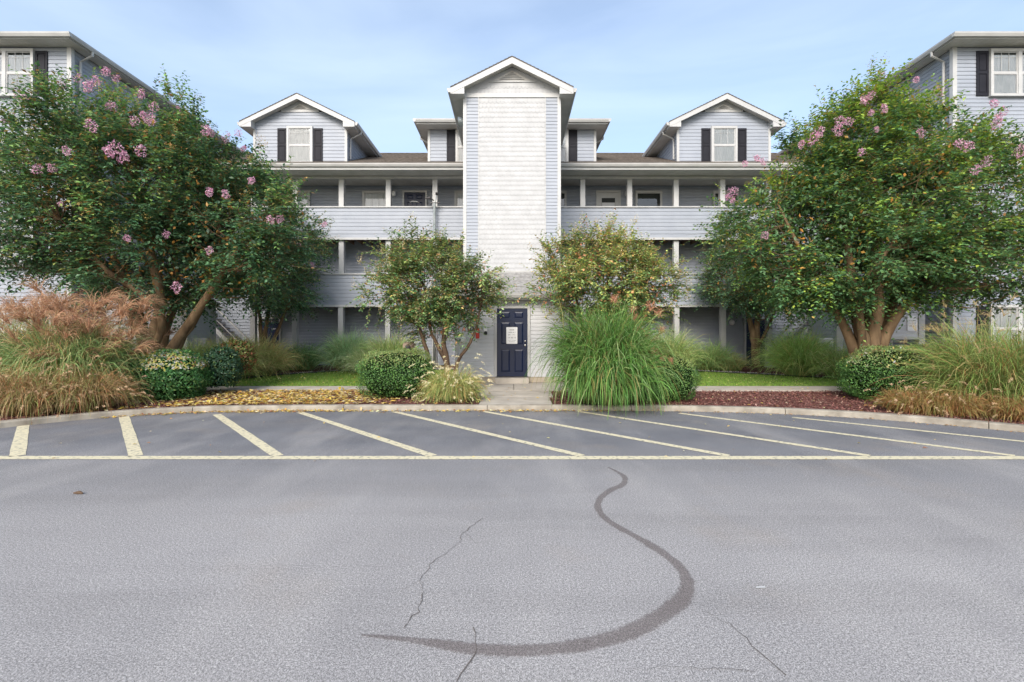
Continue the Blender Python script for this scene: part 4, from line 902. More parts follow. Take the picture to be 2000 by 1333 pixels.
myrtle('myrtle_tree', 'huge dark green crape myrtle with pink blossom left of the parking bays', tuple(at(300, 763, 12.7)), SL, eL, 400, 16, 13, .115, gpal, gtopL, flowers=flL, pods=170, group=None, inner=.10, inner_pal=innL,
       spike=[(*at(392, 300, 12.0), -.1, 0, 1, .9), (*at(375, 250, 12.2), .1, 0, 1, .7), (*at(300, 190, 12.4), .2, 0, 1, .6), (*at(80, 160, 12.3), -.2, 0, 1, .5), (*at(580, 470, 12.2), 1, 0, .1, .9), (*at(570, 520, 12.2), 1, 0, -.1, .9), (*at(590, 440, 12.2), 1, 0, .25, .8)])
# large tree, right
eR = [E(1715, 400, 12.8, 205, 200, 2.4), E(1555, 450, 12.8, 140, 165, 2.0), E(1875, 435, 12.8, 155, 160, 2.2), E(1680, 285, 12.7, 115, 90, 1.7), E(1780, 300, 12.8, 140, 85, 1.8), E(1690, 518, 12.4, 185, 78, 2.1), E(1930, 500, 12.7, 120, 80, 1.8)]
SR = [stem([(1678, 770, 12.6), (1672, 700, 12.5), (1645, 630, 12.4), (1580, 520, 12.4), (1520, 400, 12.6)], [.20, .15, .10, .06, .02]),
      stem([(1688, 770, 12.5), (1690, 690, 12.4), (1672, 610, 12.3), (1650, 420, 12.3), (1640, 250, 12.5)], [.22, .17, .12, .07, .02]),
      stem([(1696, 770, 12.5), (1700, 690, 12.4), (1715, 600, 12.5), (1710, 420, 12.5), (1700, 230, 12.6)], [.24, .19, .14, .08, .02]),
      stem([(1704, 770, 12.6), (1712, 690, 12.5), (1765, 600, 12.4), (1850, 500, 12.4), (1930, 400, 12.5)], [.22, .16, .11, .07, .02]),
      stem([(1700, 770, 12.8), (1715, 680, 12.9), (1745, 580, 13.2), (1790, 400, 13.4), (1800, 250, 13.2)], [.2, .16, .12, .06, .02]),
      stem([(1690, 770, 12.9), (1690, 670, 13.1), (1700, 560, 13.6), (1730, 400, 14), (1720, 280, 13.8)], [.2, .15, .11, .06, .02]),
      stem([(1694, 720, 12.5), (1680, 640, 12.1), (1690, 560, 11.7), (1760, 450, 11.4)], [.12, .09, .07, .02])]
flR = [(1480,312,1),(1492,318,.7),(1495,462,.8),(1432,380,1),(1430,395,.7),(1600,262,1),(1640,240,1),(1640,258,.9),(1688,198,1.1),(1700,190,.8),(1718,152,.8),(1728,150,.7),(1790,158,.8),(1880,285,1),(1890,290,.8),(1835,182,.9),(1942,205,1),(1950,235,.9),(1945,245,.8),(1585,275,1),(1700,222,.7),(1728,215,.8),(1660,240,.8),(1992,300,.9),(1565,285,.8),(1455,322,.8),(1905,335,.8),(1925,320,.7),(1712,255,.7),(1682,300,.7),(1960,220,.8),(1800,262,.6),(1420,388,.8)]
myrtle('myrtle_tree', 'huge bright green crape myrtle with orange inner leaves at the right of the bays', tuple(at(1692, 768, 12.6)), SR, eR, 430, 16, 13, .115, [(5, (.034, .074, .032)), (4, (.048, .096, .034)), (2, (.062, .112, .035)), (.7, (.088, .115, .025))], gtopR, flowers=flR, pods=230, inner=.14, inner_pal=innR,
       spike=[(*at(1675, 215, 12.3), -.02, 0, 1, 1.05), (*at(1680, 200, 12.35), .06, 0, 1, .75), (*at(1668, 215, 12.3), -.12, 0, 1, .8), (*at(1630, 230, 12.3), -.15, 0, 1, .6), (*at(1600, 250, 12.3), -.3, 0, 1, .6), (*at(1718, 205, 12.4), .02, 0, 1, .65), (*at(1760, 590, 12.0), .9, 0, -.2, 1.0), (*at(1840, 590, 12.0), 1, 0, -.1, .9), (*at(1800, 600, 12.0), 1, 0, -.25, .9), (*at(1900, 560, 12.0), 1, 0, -.1, .8)])
# trees standing behind the lawns
eBR = [E(1450, 520, 18.6, 72, 90, 1.7), E(1505, 560, 18.6, 80, 62, 1.6), E(1410, 560, 18.4, 40, 45, 1.0)]
myrtle('myrtle_tree', 'slender tan trunked crape myrtle behind the right lawn before the navy door', tuple(at(1476, 717, 18.6)), [stem([(1477, 718, 18.6), (1472, 660, 18.6), (1462, 620, 18.6), (1445, 560, 18.6), (1430, 500, 18.6)], [.15, .125, .08, .05, .02]), stem([(1477, 700, 18.6), (1478, 650, 18.6), (1482, 600, 18.6), (1480, 520, 18.6)], [.13, .11, .09, .03]), stem([(1480, 680, 18.6), (1500, 640, 18.5), (1520, 590, 18.5)], [.06, .05, .03])],
       eBR, 160, 8, 13, .115, [(5, (.04, .08, .045)), (3, (.06, .11, .06)), (1, (.1, .13, .05))], [(4, (.07, .12, .04)), (2, (.12, .14, .04)), (1, (.16, .11, .05))], pods=30, inner=.15, inner_pal=innR)
eBL = [E(520, 520, 18.3, 85, 95, 1.8), E(565, 470, 18.3, 55, 75, 1.3), E(560, 570, 18.2, 60, 38, 1.2)]
myrtle('myrtle_tree', 'crape myrtle with slim pale stems behind the left lawn before the gallery end', tuple(at(515, 716, 18.4)), [stem([(513, 718, 18.4), (510, 660, 18.4), (505, 600, 18.4), (490, 500, 18.4)], [.09, .08, .06, .02]), stem([(518, 718, 18.4), (516, 670, 18.4), (525, 600, 18.4), (540, 480, 18.4)], [.1, .09, .06, .02]), stem([(520, 716, 18.3), (528, 680, 18.3), (545, 640, 18.3), (575, 560, 18.3)], [.09, .07, .06, .02])],
       eBL, 165, 8, 13, .115, [(5, (.035, .075, .04)), (3, (.05, .10, .05)), (1, (.09, .12, .04))], [(4, (.07, .11, .04)), (2, (.12, .13, .04)), (1, (.18, .12, .05))], pods=40, inner=.15, flowers=[(610, 520, .9), (585, 480, .7)])
# small trees flanking the entrance
sp1 = [(6, (.045, .095, .035)), (3, (.10, .14, .055)), (2, (.12, .14, .06)), (1, (.2, .13, .05))]; sp1t = [(4, (.13, .16, .045)), (4, (.10, .135, .045)), (1, (.20, .15, .05)), (1, (.2, .11, .05))]
creampod = [(3, (.26, .22, .13)), (2, (.19, .13, .07)), (2, (.15, .12, .05)), (1, (.30, .28, .21))]
eS = [E(840, 555, 12.4, 112, 72, 1.25), E(775, 575, 12.4, 62, 48, 1.0), E(910, 575, 12.4, 62, 55, 1.0), E(815, 500, 12.4, 65, 36, .8), E(925, 540, 12.3, 40, 40, .8), E(870, 640, 12.5, 75, 28, .8)]
myrtle('small_myrtle_tree', 'small olive green crape myrtle with cream seed heads left of the entrance door', tuple(at(858, 765, 12.4)), [stem([(842, 768, 12.4), (836, 700, 12.4), (822, 650, 12.4), (800, 590, 12.4)], [.065, .055, .045, .02]), stem([(874, 768, 12.4), (872, 705, 12.4), (866, 670, 12.4), (870, 610, 12.4), (860, 540, 12.4)], [.085, .075, .06, .04, .02]), stem([(870, 705, 12.4), (852, 670, 12.3), (840, 640, 12.3), (830, 560, 12.3)], [.05, .045, .035, .02]), stem([(882, 766, 12.4), (893, 710, 12.4), (915, 675, 12.4), (930, 640, 12.4), (940, 590, 12.4)], [.05, .045, .04, .03, .015])],
       eS, 165, 10, 12, .092, sp1, sp1t, pods=100, podcol=creampod, inner=.12, inner_pal=[(4, (.04, .06, .03)), (1, (.2, .08, .04))], bark='bark_dark', slen=(.25, .62), droop=.2,
       spike=[(*at(800, 485, 12.2), -.1, 0, 1, .4), (*at(830, 480, 12.2), .1, 0, 1, .4), (*at(740, 600, 12.2), -1, 0, .05, .5), (*at(740, 560, 12.2), -1, 0, .15, .5), (*at(735, 520, 12.2), -1, 0, .3, .4), (*at(960, 560, 12.2), 1, 0, .2, .4)])
eS2 = [E(1180, 545, 12.6, 115, 68, 1.2), E(1100, 560, 12.6, 62, 48, 1.0), E(1265, 555, 12.6, 68, 48, 1.0), E(1180, 500, 12.6, 85, 40, .9), E(1230, 600, 12.7, 80, 36, .9), E(1110, 510, 12.6, 45, 32, .8)]
myrtle('small_myrtle_tree', 'small yellowing crape myrtle above the tall arching grass right of the entrance door', tuple(at(1175, 768, 12.7)), [stem([(1165, 768, 12.7), (1150, 690, 12.7), (1130, 600, 12.7), (1110, 540, 12.7)], [.07, .06, .04, .02]), stem([(1175, 768, 12.7), (1180, 690, 12.7), (1185, 600, 12.7), (1190, 500, 12.7)], [.08, .07, .05, .02]), stem([(1182, 768, 12.7), (1210, 690, 12.7), (1240, 600, 12.7), (1265, 540, 12.7)], [.07, .06, .04, .02])],
       eS2, 180, 10, 12, .092, [(4, (.06, .11, .04)), (3, (.11, .15, .05)), (2, (.15, .17, .055)), (1, (.22, .13, .05))], [(4, (.17, .19, .05)), (3, (.12, .15, .05)), (2, (.25, .19, .06)), (1, (.25, .12, .06))], pods=110, podcol=creampod, inner=.15, inner_pal=[(3, (.05, .08, .03)), (1, (.2, .08, .04))], bark='bark_dark', slen=(.25, .62), droop=.2,
       spike=[(*at(1180, 475, 12.4), 0, 0, 1, .35), (*at(1060, 560, 12.4), -1, 0, .1, .45), (*at(1310, 550, 12.4), 1, 0, .1, .4), (*at(1310, 580, 12.4), 1, 0, -.1, .4)])

GAIN = 2.1
# clipped bushes
def bush(name, label, c, r, n, leaf, pal, top_pal=None, p=2.4, hull='hull', topn=0, top_leaf=.07, shag=.05, toppal=None, cat_='bush'):
    t_ = thing(name, label, cat_, (c[0], c[1], c[2]-r[2]))
    u = unit(rng.normal(0, 1, (n, 3))); u = u[u[:, 2] > -.75]; n = len(u); k = (np.sum(np.abs(u)**p, 1)**(-1/p))[:, None]
    lump = 1+.045*np.sin(u[:, 0]*7+1)*np.sin(u[:, 1]*6+c[0])+.04*np.sin(u[:, 2]*9+u[:, 0]*5+c[0])
    S = np.array(c)+u*k*np.array(r)*(rng.uniform(.9, 1.0, n)*lump+np.abs(rng.normal(0, shag/2, n)))[:, None]
    N = unit(u/np.array(r)+rng.normal(0, .55, (n, 3))); D = unit(np.cross(N, rng.normal(0, 1, (n, 3)))+u*.35+[0, 0, .2]); colr = pick(pal, n, .22)
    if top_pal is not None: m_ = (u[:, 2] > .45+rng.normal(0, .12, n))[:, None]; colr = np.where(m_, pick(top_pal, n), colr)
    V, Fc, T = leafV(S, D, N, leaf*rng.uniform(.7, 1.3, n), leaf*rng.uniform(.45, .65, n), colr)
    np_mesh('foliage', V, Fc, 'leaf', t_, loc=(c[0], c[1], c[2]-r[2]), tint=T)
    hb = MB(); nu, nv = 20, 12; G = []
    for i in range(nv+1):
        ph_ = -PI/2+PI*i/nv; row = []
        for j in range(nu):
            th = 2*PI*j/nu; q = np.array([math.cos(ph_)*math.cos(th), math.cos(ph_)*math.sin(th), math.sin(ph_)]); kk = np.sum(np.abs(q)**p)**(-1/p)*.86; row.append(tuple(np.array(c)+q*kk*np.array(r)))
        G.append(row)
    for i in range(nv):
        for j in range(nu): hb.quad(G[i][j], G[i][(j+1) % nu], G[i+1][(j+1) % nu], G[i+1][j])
    hb.build('inner_hull', hull, t_)  # solid near-black hull added under the leaves to block gaps, not branches
    if topn:
        u = unit(rng.normal(0, 1, (topn*6, 3))); u = u[(u[:, 2] > .35) & (u[:, 1] < .6)][:topn]; m_ = len(u); k = (np.sum(np.abs(u)**p, 1)**(-1/p))[:, None]
        S = np.array(c)+u*k*np.array(r)*1.03; N = unit(u+rng.normal(0, .25, (m_, 3))); D = unit(np.cross(N, rng.normal(0, 1, (m_, 3))))
        V, Fc, T = leafV(S, D, N, top_leaf*rng.uniform(.7, 1.2, m_), top_leaf*rng.uniform(.4, .6, m_), pick(toppal, m_)/GAIN*1.05, .08)
        o = np_mesh('fallen_leaves', V, Fc, 'leaf', tint=T); tag(o, 'yellow fallen leaves caught on top of the ' + label.split(' with')[0], 'leaves', kind='stuff')
    return t_
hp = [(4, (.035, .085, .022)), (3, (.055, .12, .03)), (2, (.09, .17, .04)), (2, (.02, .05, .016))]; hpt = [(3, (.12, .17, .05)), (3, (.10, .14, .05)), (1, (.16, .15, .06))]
yl = [(4, (.72, .50, .10)), (3, (.76, .60, .25)), (1, (.58, .32, .10)), (2, (.74, .64, .40)), (1, (.38, .2, .08))]
bush('clipped_bush', 'rounded clipped green bush left of the fountain grass by the entrance walk', (-2.76, 11.75, .66), (.86, .72, .585), 15000, .036, hp, hpt, 3.2, shag=.03)
bush('round_bush', 'round dark green bush with yellow leaves on its crown beside the tall left grass', tuple(at(328, 738, 11.5)), (.84, .75, .63), 13000, .055, [(4, (.025, .075, .022)), (3, (.04, .11, .03)), (1, (.1, .16, .05))], None, 2.3, topn=1300, toppal=yl, top_leaf=.075)
bush('small_dark_bush', 'small dark blue green bush with holly like leaves behind the round left bush', tuple(at(433, 722, 12.4)), (.40, .38, .50), 4500, .06, [(4, (.016, .042, .022)), (3, (.025, .06, .03)), (1, (.07, .10, .03))], None, 2.2, shag=.2)
bush('orange_shrub', 'low orange and lime leaved shrub behind the small dark bush', tuple(at(462, 700, 13.2)), (.42, .3, .42), 3800, .06, [(2, (.15, .075, .03)), (4, (.08, .11, .03)), (2, (.07, .05, .02)), (1, (.13, .04, .02))], None, 2.2, shag=.25)
bush('round_bush', 'tall rounded clipped bush at the right side of the arching grass', tuple(at(1300, 738, 11.3)), (.70, .65, .63), 12000, .036, [(4, (.05, .105, .028)), (3, (.08, .14, .035)), (2, (.025, .055, .018))], [(1, (.13, .16, .05))], 2.3, shag=.04)
bush('clipped_hedge', 'wide mounded green hedge sprinkled with yellow leaves under the big right tree', tuple(at(1772, 735, 11.3)), (1.42, .95, .70), 21000, .042, hp, hpt, 2.5, topn=150, toppal=yl, top_leaf=.07, shag=.04, cat_='hedge')
DRP = 5.0; WOB = 0.09
# ornamental grasses
def tuft(name, label, base, n, L, spread, wd, pal0, pal1, rad=.25, droop=1.0, heads=None, nh=0, lean=(0, 0), hull=None, group=None, plume=None, seg=7, headcol=None, stiff=1.6, asp=1.0, into=None):
    t_ = into or thing(name, label, 'ornamental grass', base, group); b = np.array(base)
    ang = rng.uniform(0, 2*PI, n); rr = rad*np.sqrt(rng.random(n)); P0 = b+np.column_stack([rr*np.cos(ang)*asp, rr*np.sin(ang), np.zeros(n)])
    sp_ = np.abs(rng.normal(0, spread, n)); a2 = ang+rng.normal(0, .7, n); D = np.column_stack([np.cos(a2)*sp_+lean[0], np.sin(a2)*sp_+lean[1], np.ones(n)])
    Ln = rng.uniform(L[0], L[1], n)
    V, Fc, T, _ = ribbons(P0, D, Ln, wd*rng.uniform(.6, 1.3, n), droop*rng.uniform(.5, 1.5, n), seg, pick(pal0, n), pick(pal1, n), stiff=stiff)
    V[:, 2] = np.maximum(V[:, 2], np.where(V[:, 1] > 9.9, .13, .012)+rng.uniform(0, .05, len(V))); np_mesh('blades', V, Fc, 'grass', t_, loc=base, tint=T)
    if nh:
        a_ = rng.uniform(0, 2*PI, nh); s2 = np.abs(rng.normal(0, spread*(heads.get('sp', .9)), nh)); P0 = b+np.column_stack([np.cos(a_)*rad*.5*asp, np.sin(a_)*rad*.5, np.zeros(nh)]); D = np.column_stack([np.cos(a_)*s2+lean[0], np.sin(a_)*s2+lean[1], np.ones(nh)])
        V, Fc, T, tip = ribbons(P0, D, rng.uniform(L[0]*.75, L[1]*.95, nh)*heads.get('len', 1), np.full(nh, .006), droop*(.45 if heads['type'] == 'fox' else .15)*rng.uniform(.5, 1.4, nh), seg, pick([(1, (.2, .18, .07))], nh), pick([(1, (.3, .24, .1))], nh))
        np_mesh('stalks', V, Fc, 'grass', t_, loc=base, tint=T)
        tipd = unit(np.column_stack([np.cos(a_), np.sin(a_), rng.uniform(-.2, .8, nh)]))
        if heads['type'] == 'fox':
            q = 40; jj = np.repeat(np.arange(nh), q); f = rng.random(len(jj)); hl = heads['size']; r_ = hl*.11*np.sin(PI*np.clip(f, .05, .97)); Pp = tip[jj]+tipd[jj]*(f*hl)[:, None]+rng.normal(0, 1, (len(jj), 3))*r_[:, None]*.6; Pp[:, 2] -= (f**2*hl*.5)
            V, Fc, T = leafV(Pp, tipd[jj]+rng.normal(0, .8, (len(jj), 3)), rng.normal(0, 1, (len(jj), 3)), rng.uniform(.015, .035, len(jj)), rng.uniform(.006, .012, len(jj)), pick(headcol, len(jj)))
            np_mesh('seed_heads', V, Fc, 'petal', t_, loc=base, tint=T)
        else:
            q = heads.get('q', 16); jj = np.repeat(np.arange(nh), q); f = rng.uniform(0, .5, len(jj)); hl = heads['size']; Pp = tip[jj]+tipd[jj]*(f*hl*.5)[:, None]
            V, Fc, T, _ = ribbons(Pp, tipd[jj]*.8+[heads.get('wind', .3), 0, .9]+rng.normal(0, .35, (len(jj), 3)), hl*rng.uniform(.5, 1.1, len(jj)), np.full(len(jj), heads.get('w', .009)), np.full(len(jj), 1.1), 5, pick(headcol, len(jj)), pick(headcol, len(jj))*1.15, start_w=1, taper=.6)
            np_mesh('plumes', V, Fc, 'petal', t_, loc=base, tint=T)
    return t_
mg0 = [(3, (.02, .045, .012)), (1, (.06, .05, .02))]; mg1 = [(4, (.045, .105, .02)), (3, (.075, .145, .03)), (1, (.16, .22, .09)), (1, (.14, .12, .04))]
rust = [(3, (.20, .09, .05)), (3, (.25, .13, .08)), (1, (.31, .2, .14))]; tanp = [(3, (.21, .12, .07)), (3, (.25, .16, .10)), (1, (.16, .075, .045))]
tuft('maiden_grass', 'tall arching green maiden grass with rust plumes spilling over the kerb right of the entrance walk', (2.15, 11.1, .12), 3800, (1.3, 2.65), .13, .026, mg0, mg1, rad=.52, droop=1.7, lean=(-.03, 0), seg=9, asp=1.15)
tuft('', '', (2.05, 10.66, .12), 2400, (1.0, 2.0), .24, .030, mg0, mg1, rad=.55, droop=2.3, lean=(.05, -.22), seg=9, into=[o for o in bpy.data.objects if o.name.startswith('maiden_grass')][0], asp=1.1)
# rust plumes leaning to the right of the arching grass
def plumes(par_label, pts, D, size, cols, base, name='grass_plume', group=None, q=26, wind=.3):
    for i, (px, py, sc_) in enumerate(pts):
        p = np.array(at(px, py, D+rng.normal(0, .15))); t_ = thing(name, par_label, 'plume', tuple(base), group)
        V, Fc, T, _ = ribbons(np.array([base]), np.array([[(p[0]-base[0])*.35, (p[1]-base[1])*.4, (p[2]-base[2])]]), np.array([np.linalg.norm(p-base)*1.0]), np.array([.01]), np.array([0.0]), 5, np.array([[.14, .16, .05]]), np.array([[.3, .2, .1]]))
        np_mesh('stalk', V, Fc, 'grass', t_, loc=base, tint=T)
eMG = [(1200, 582, .9), (1235, 600, .8), (1270, 595, 1.0), (1285, 608, .9), (1240, 618, .9), (1205, 640, .6), (1240, 640, .7), (1262, 648, .9), (1290, 640, .8), (1165, 640, .6), (1130, 640, .5), (1276, 682, .7), (1290, 694, .6), (1272, 716, .7), (1282, 728, .6), (1262, 738, .6), (1310, 700, .5), (1225, 725, .5)]
mgobj = [o for o in bpy.data.objects if o.name.startswith('maiden_grass')][0]
PP, DD, SS, SB = [], [], [], []
for px, py, s_ in eMG:
    p = np.array(at(px, py+8, 10.75 if py > 660 else 11.2))
    for k in range(46): PP.append(p+rng.normal(0, .03, 3)+[0, 0, 0]); DD.append(np.array([.15, 0, 1.0])+rng.normal(0, .42, 3)); SS.append(.26*s_*rng.uniform(.6, 1.1))
    SB.append(p)
PP, DD, SS = np.array(PP), np.array(DD), np.array(SS); V, Fc, T, _ = ribbons(PP, DD, SS, np.full(len(PP), .008), np.full(len(PP), 1.3), 5, pick(rust, len(PP)), pick(rust, len(PP))*1.1, start_w=1, taper=.5)
np_mesh('rust_plumes', V, Fc, 'petal', mgobj, loc=(2.15, 11.15, .12), tint=T)
SB = np.array(SB); bb = np.array([2.2, 11.2, .2])+rng.normal(0, .15, (len(SB), 3))*[1, 1, 0]; dv = SB-bb; V, Fc, T, _ = ribbons(bb, dv, np.linalg.norm(dv, axis=1), np.full(len(SB), .009), np.zeros(len(SB)), 4, pick([(1, (.12, .16, .05))], len(SB)), pick([(1, (.25, .18, .08))], len(SB)), start_w=1, taper=.3)
np_mesh('plume_stalks', V, Fc, 'grass', mgobj, loc=(2.15, 11.15, .12), tint=T)
# left grasses
lg1 = [(4, (.10, .17, .055)), (3, (.16, .21, .08)), (2, (.28, .26, .12)), (1, (.3, .2, .08))]
tuft('plume_grass', 'tall green grass with a broad mass of pinkish brown plumes at the left kerb', (-9.6, 10.7, .12), 3400, (1.3, 2.3), .30, .02, mg0, lg1, rad=.55, droop=1.5, heads={'type': 'plume', 'size': .48, 'len': 1.0, 'sp': .6, 'q': 46, 'wind': .12, 'w': .007}, nh=140, headcol=tanp, lean=(.08, 0), seg=9)
tuft('plume_grass', 'tall loose grass with sparse brown plumes at the far left edge', (-11.2, 11.2, .12), 1500, (1.4, 2.5), .34, .018, mg0, lg1, rad=.5, droop=1.1, heads={'type': 'plume', 'size': .45, 'len': 1.0, 'q': 22, 'w': .007}, nh=38, headcol=tanp, seg=8)
dry0 = [(1, (.10, .06, .025))]; dry1 = [(3, (.20, .14, .065)), (2, (.27, .19, .10)), (3, (.11, .14, .04)), (2, (.19, .08, .035))]
tanh_ = [(3, (.30, .21, .13)), (2, (.36, .26, .17))]
for i, (x, y, lab) in enumerate(((-9.8, 9.45, 'dry tan fountain grass at the far left kerb'), (-9.15, 9.35, 'dry tan fountain grass in front of the tall left plumes'), (-8.6, 9.85, 'dry tan fountain grass beside the round left bush'))):
    tuft('fountain_grass', lab, (x, y, .11), 1900, (.75, 1.2), .55, .011, dry0, dry1, rad=.42, droop=2.0, heads={'type': 'fox', 'size': .11, 'len': .9}, nh=110, headcol=tanh_, group='fountain grasses along the left kerb', seg=6)
tuft('green_grass_clump', 'bright green upright grass clump between the left dry grasses', (-9.35, 10.2, .11), 700, (.8, 1.25), .3, .012, [(1, (.05, .1, .02))], [(1, (.15, .26, .05))], rad=.25, droop=.8)
# fountain grass by the walk
fg1 = [(3, (.14, .19, .05)), (3, (.22, .24, .08)), (2, (.34, .28, .11)), (1, (.3, .14, .05))]; cream = [(3, (.42, .34, .20)), (3, (.48, .41, .27))]
tuft('fountain_grass', 'fountain grass full of cream bottlebrush heads left of the entrance walk', (-1.35, 11.05, .12), 2200, (.55, 1.05), .50, .010, [(1, (.06, .08, .025))], fg1, rad=.34, droop=2.1, heads={'type': 'fox', 'size': .12, 'len': 1.05}, nh=150, headcol=cream, seg=6)
# right grasses
rg1 = [(5, (.11, .17, .04)), (3, (.16, .20, .06)), (2, (.24, .20, .08)), (1, (.22, .11, .04))]
tuft('maiden_grass', 'large olive maiden grass with arching blades at the right edge', (9.85, 9.9, .12), 3600, (1.3, 2.15), .48, .014, mg0, rg1, rad=.7, droop=1.2, heads={'type': 'plume', 'size': .26, 'len': .95, 'q': 10, 'w': .006}, nh=60, headcol=[(1, (.2, .15, .075))], lean=(-.05, 0), seg=8)
tuft('maiden_grass', 'olive maiden grass behind the right kerb next to the mounded hedge', (9.35, 9.75, .12), 1700, (.8, 1.3), .55, .012, mg0, rg1, rad=.45, droop=1.3, seg=7)
or1 = [(3, (.14, .075, .03)), (5, (.10, .11, .03)), (2, (.17, .12, .05)), (1, (.14, .045, .02))]
for x, y, lab in ((7.95, 9.6, 'low orange tinged fountain grass before the mounded hedge'), (8.35, 9.3, 'low orange tinged fountain grass at the right kerb bend'), (9.1, 8.75, 'low orange tinged fountain grass at the right edge of the kerb')):
    tuft('fountain_grass', lab, (x, y, .11), 1500, (.35, .68), .65, .011, [(1, (.16, .08, .03))], or1, rad=.42, droop=2.0, heads={'type': 'fox', 'size': .12, 'len': 1.0}, nh=38, headcol=tanh_, group='fountain grasses along the right kerb', seg=6)
# grasses against the building
GAIN = 3.0
bgp = [(4, (.12, .18, .055)), (3, (.17, .21, .07)), (2, (.28, .26, .12))]
for px, py, D, L_, n, lab, pl in ((375, 745, 14.8, (.8, 1.45), 1500, 'loose green grass left of the small trees behind the round left bush', bgp), (450, 735, 15.6, (.9, 1.5), 1600, 'olive grass with brown tips below the left back tree', [(3, (.19, .22, .07)), (2, (.26, .22, .09)), (1, (.3, .2, .1))]), (510, 728, 16.6, (.9, 1.5), 1300, 'olive grass at the back corner of the left lawn', [(3, (.19, .2, .07)), (3, (.30, .2, .09))]),
        (590, 721, 18.9, (.6, 1.2), 900, 'small dark green grass before the left gallery columns', [(3, (.05, .11, .04)), (2, (.09, .15, .05))]), (555, 722, 18.9, (.4, .7), 500, 'low bluish grass beside the small dark grass', [(3, (.07, .13, .06))]), (685, 722, 18.5, (.9, 1.7), 1500, 'wide grey green grass left of centre against the gallery', [(4, (.12, .2, .09)), (2, (.2, .25, .13))]), (765, 722, 17.6, (.9, 1.6), 1500, 'green grass between the gallery and the small left tree', bgp), (720, 725, 17.4, (.6, 1.1), 900, 'low pale grass in front of the wide grey green grass', [(3, (.17, .22, .1)), (2, (.27, .28, .16))]),
        (1300, 728, 17.6, (1.0, 1.9), 1200, 'green grass showing behind the tall rounded bush', bgp), (1385, 721, 18.9, (.6, 1.3), 1000, 'spiky green grass before the right gallery columns', [(4, (.08, .15, .05)), (2, (.16, .2, .08))]), (1425, 723, 18.7, (.4, .8), 500, 'low brownish grass at the foot of the slender right tree', [(3, (.2, .17, .07)), (2, (.12, .16, .06))]),
        (1562, 735, 16.6, (.9, 1.75), 2200, 'bright round grass mound beside the right landing bay', [(4, (.13, .21, .05)), (3, (.2, .26, .08)), (1, (.3, .26, .1))]), (1655, 745, 15.4, (.8, 1.3), 800, 'grass half hidden behind the big right trunk', bgp)):
    b_ = at(px, py, D); tuft('back_grass', lab, (b_[0], b_[1], zb(D)), int(n*1.4), (L_[0]*1.15, L_[1]*1.15), .55, .017, [(3, (.06, .10, .03)), (1, (.14, .11, .04))], pl, rad=.42, droop=1.25, seg=6)
GAIN = 2.1
# timber bollard
p = at(799, 700, 12.9); bo = thing('bollard_light', 'weathered timber bollard light rising behind the clipped bush', 'bollard', (p[0], 12.9, .13))
MB().tube([(p[0], 12.9, .1), (p[0], 12.9, 1.33)], .075, 14).build('post', 'timber', bo, smooth=False)
MB().lathe([(.075, 0), (.16, .03), (.17, .12), (.12, .17), (.03, .18)], (p[0], 12.9, 1.24), 16).build('cap', 'timber', bo, smooth=False)
q_ = MB().lathe([(.07, 0), (.06, .03), (.02, .04)], sides=12).build('lamp_opening', 'darkmetal', bo, loc=(p[0], 12.9-.17, 1.29), local=True); q_.rotation_euler.x = PI/2
GAIN = 1.0
DRP = 2.0
# fallen leaves
def fallen(name, label, xy, zoff, pal, size=(.05, .095), flat=.3):
    n = len(xy); z = np.where([y > kerbY(x)+.18 for x, y in xy], vzb(xy[:, 1])+zoff, np.where([y > kerbY(x)+.0 for x, y in xy], .117, .008)); P = np.column_stack([xy, z+rng.uniform(0, .012, n)])
    D = np.column_stack([rng.normal(0, 1, (n, 2)), rng.normal(0, flat*.5, n)]); N = np.column_stack([rng.normal(0, flat, (n, 2)), np.ones(n)]); l_ = rng.uniform(*size, n)
    V, Fc, T = leafV(P, D, N, l_, l_*rng.uniform(.4, .6, n), pick(pal, n), .1); return tag(np_mesh(name, V, Fc, 'leaf', tint=T), label, 'leaves', kind='stuff')
def dens(x): return math.exp(-((x+5.2)/2.0)**2)
xy = scatter_xy(2900, -8.6, -1.2, 9.4, 12.8, lambda x, y: y > kerbY(x)+.2 and random.random() < dens(x)*1.0); fallen('fallen_leaves', 'thick yellow fallen leaves on the mulch between round bush and clipped bush', xy, .012, yl, (.08, .14), .2)
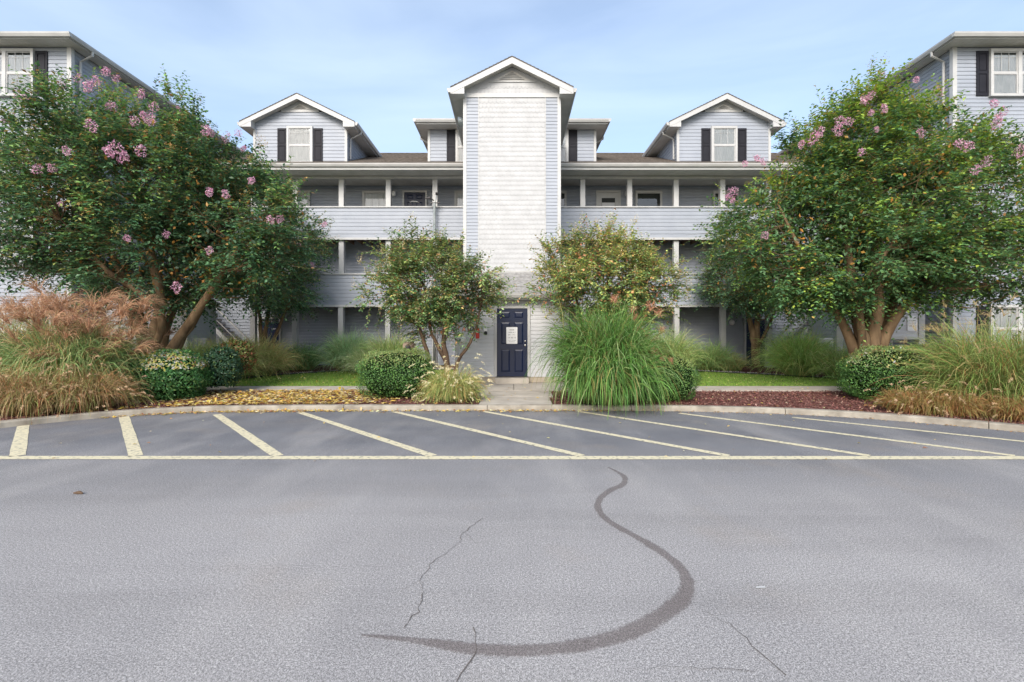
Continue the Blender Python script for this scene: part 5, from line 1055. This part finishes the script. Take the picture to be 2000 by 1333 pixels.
xs_ = rng.uniform(-7.9, 2.2, 1500); xs_ = xs_[[random.random() < (.25+.75*dens(x)+.35*math.exp(-((x-.2)/1.0)**2)) for x in xs_]]; xy = np.column_stack([xs_, [kerbY(x)-abs(random.gauss(0, .10))-.01 for x in xs_]]); fallen('fallen_leaves', 'yellow leaves drifted along the foot of the kerb', xy, .01, yl+[(2, (.4, .2, .1))])
xs_ = rng.uniform(2.2, 8.6, 240); xy = np.column_stack([xs_, [kerbY(x)-abs(random.gauss(0, .10))-.01 for x in xs_]]); fallen('fallen_leaves', 'sparse brown leaves along the right stretch of kerb', xy, .01, [(2, (.45, .25, .1)), (1, (.5, .4, .2))], (.03, .06))
fallen('fallen_leaves', 'scattered yellow leaves on the left lawn', scatter_xy(260, -8.5, -1.9, 13.8, 18.3, lambda x, y: y < lawnL_b(x)), .035, yl[:4], (.05, .09)); fallen('fallen_leaves', 'scattered yellow leaves on the right lawn', scatter_xy(300, 3.0, 10.6, 13.8, 18.0, lambda x, y: y < lawnR_b(x)), .035, [(3, (.6, .6, .2)), (2, (.66, .55, .34))], (.04, .08))
fallen('fallen_leaves', 'few yellow leaves on the bare right mulch and walk', scatter_xy(90, -.6, 9, 9.3, 13.5, lambda x, y: y > kerbY(x)+.2), .01, yl); fallen('fallen_leaves', 'stray leaves lying on the asphalt of the striped bays', scatter_xy(40, -7, 7, 6.0, 10.0, lambda x, y: y < kerbY(x)-.2), .01, yl, (.04, .07))
# a paint fleck and one twig on the asphalt
p = gpt(1485, 1147, .004); MB().quad((p.x-.035, p.y-.012, .004), (p.x+.03, p.y-.008, .004), (p.x+.035, p.y+.014, .004), (p.x-.02, p.y+.01, .004)).build('paint_fleck', 'trim', lot)
p = gpt(153, 965, .004); tag(MB().tube([(p.x-.05, p.y, .012), (p.x, p.y+.01, .016), (p.x+.05, p.y-.005, .012)], [.006, .018, .006], 6).build('dry_leaf', 'bark_dark', loc=(p.x, p.y, 0.0)), 'curled dry leaf alone on the asphalt at the left below the painted line', 'leaf')
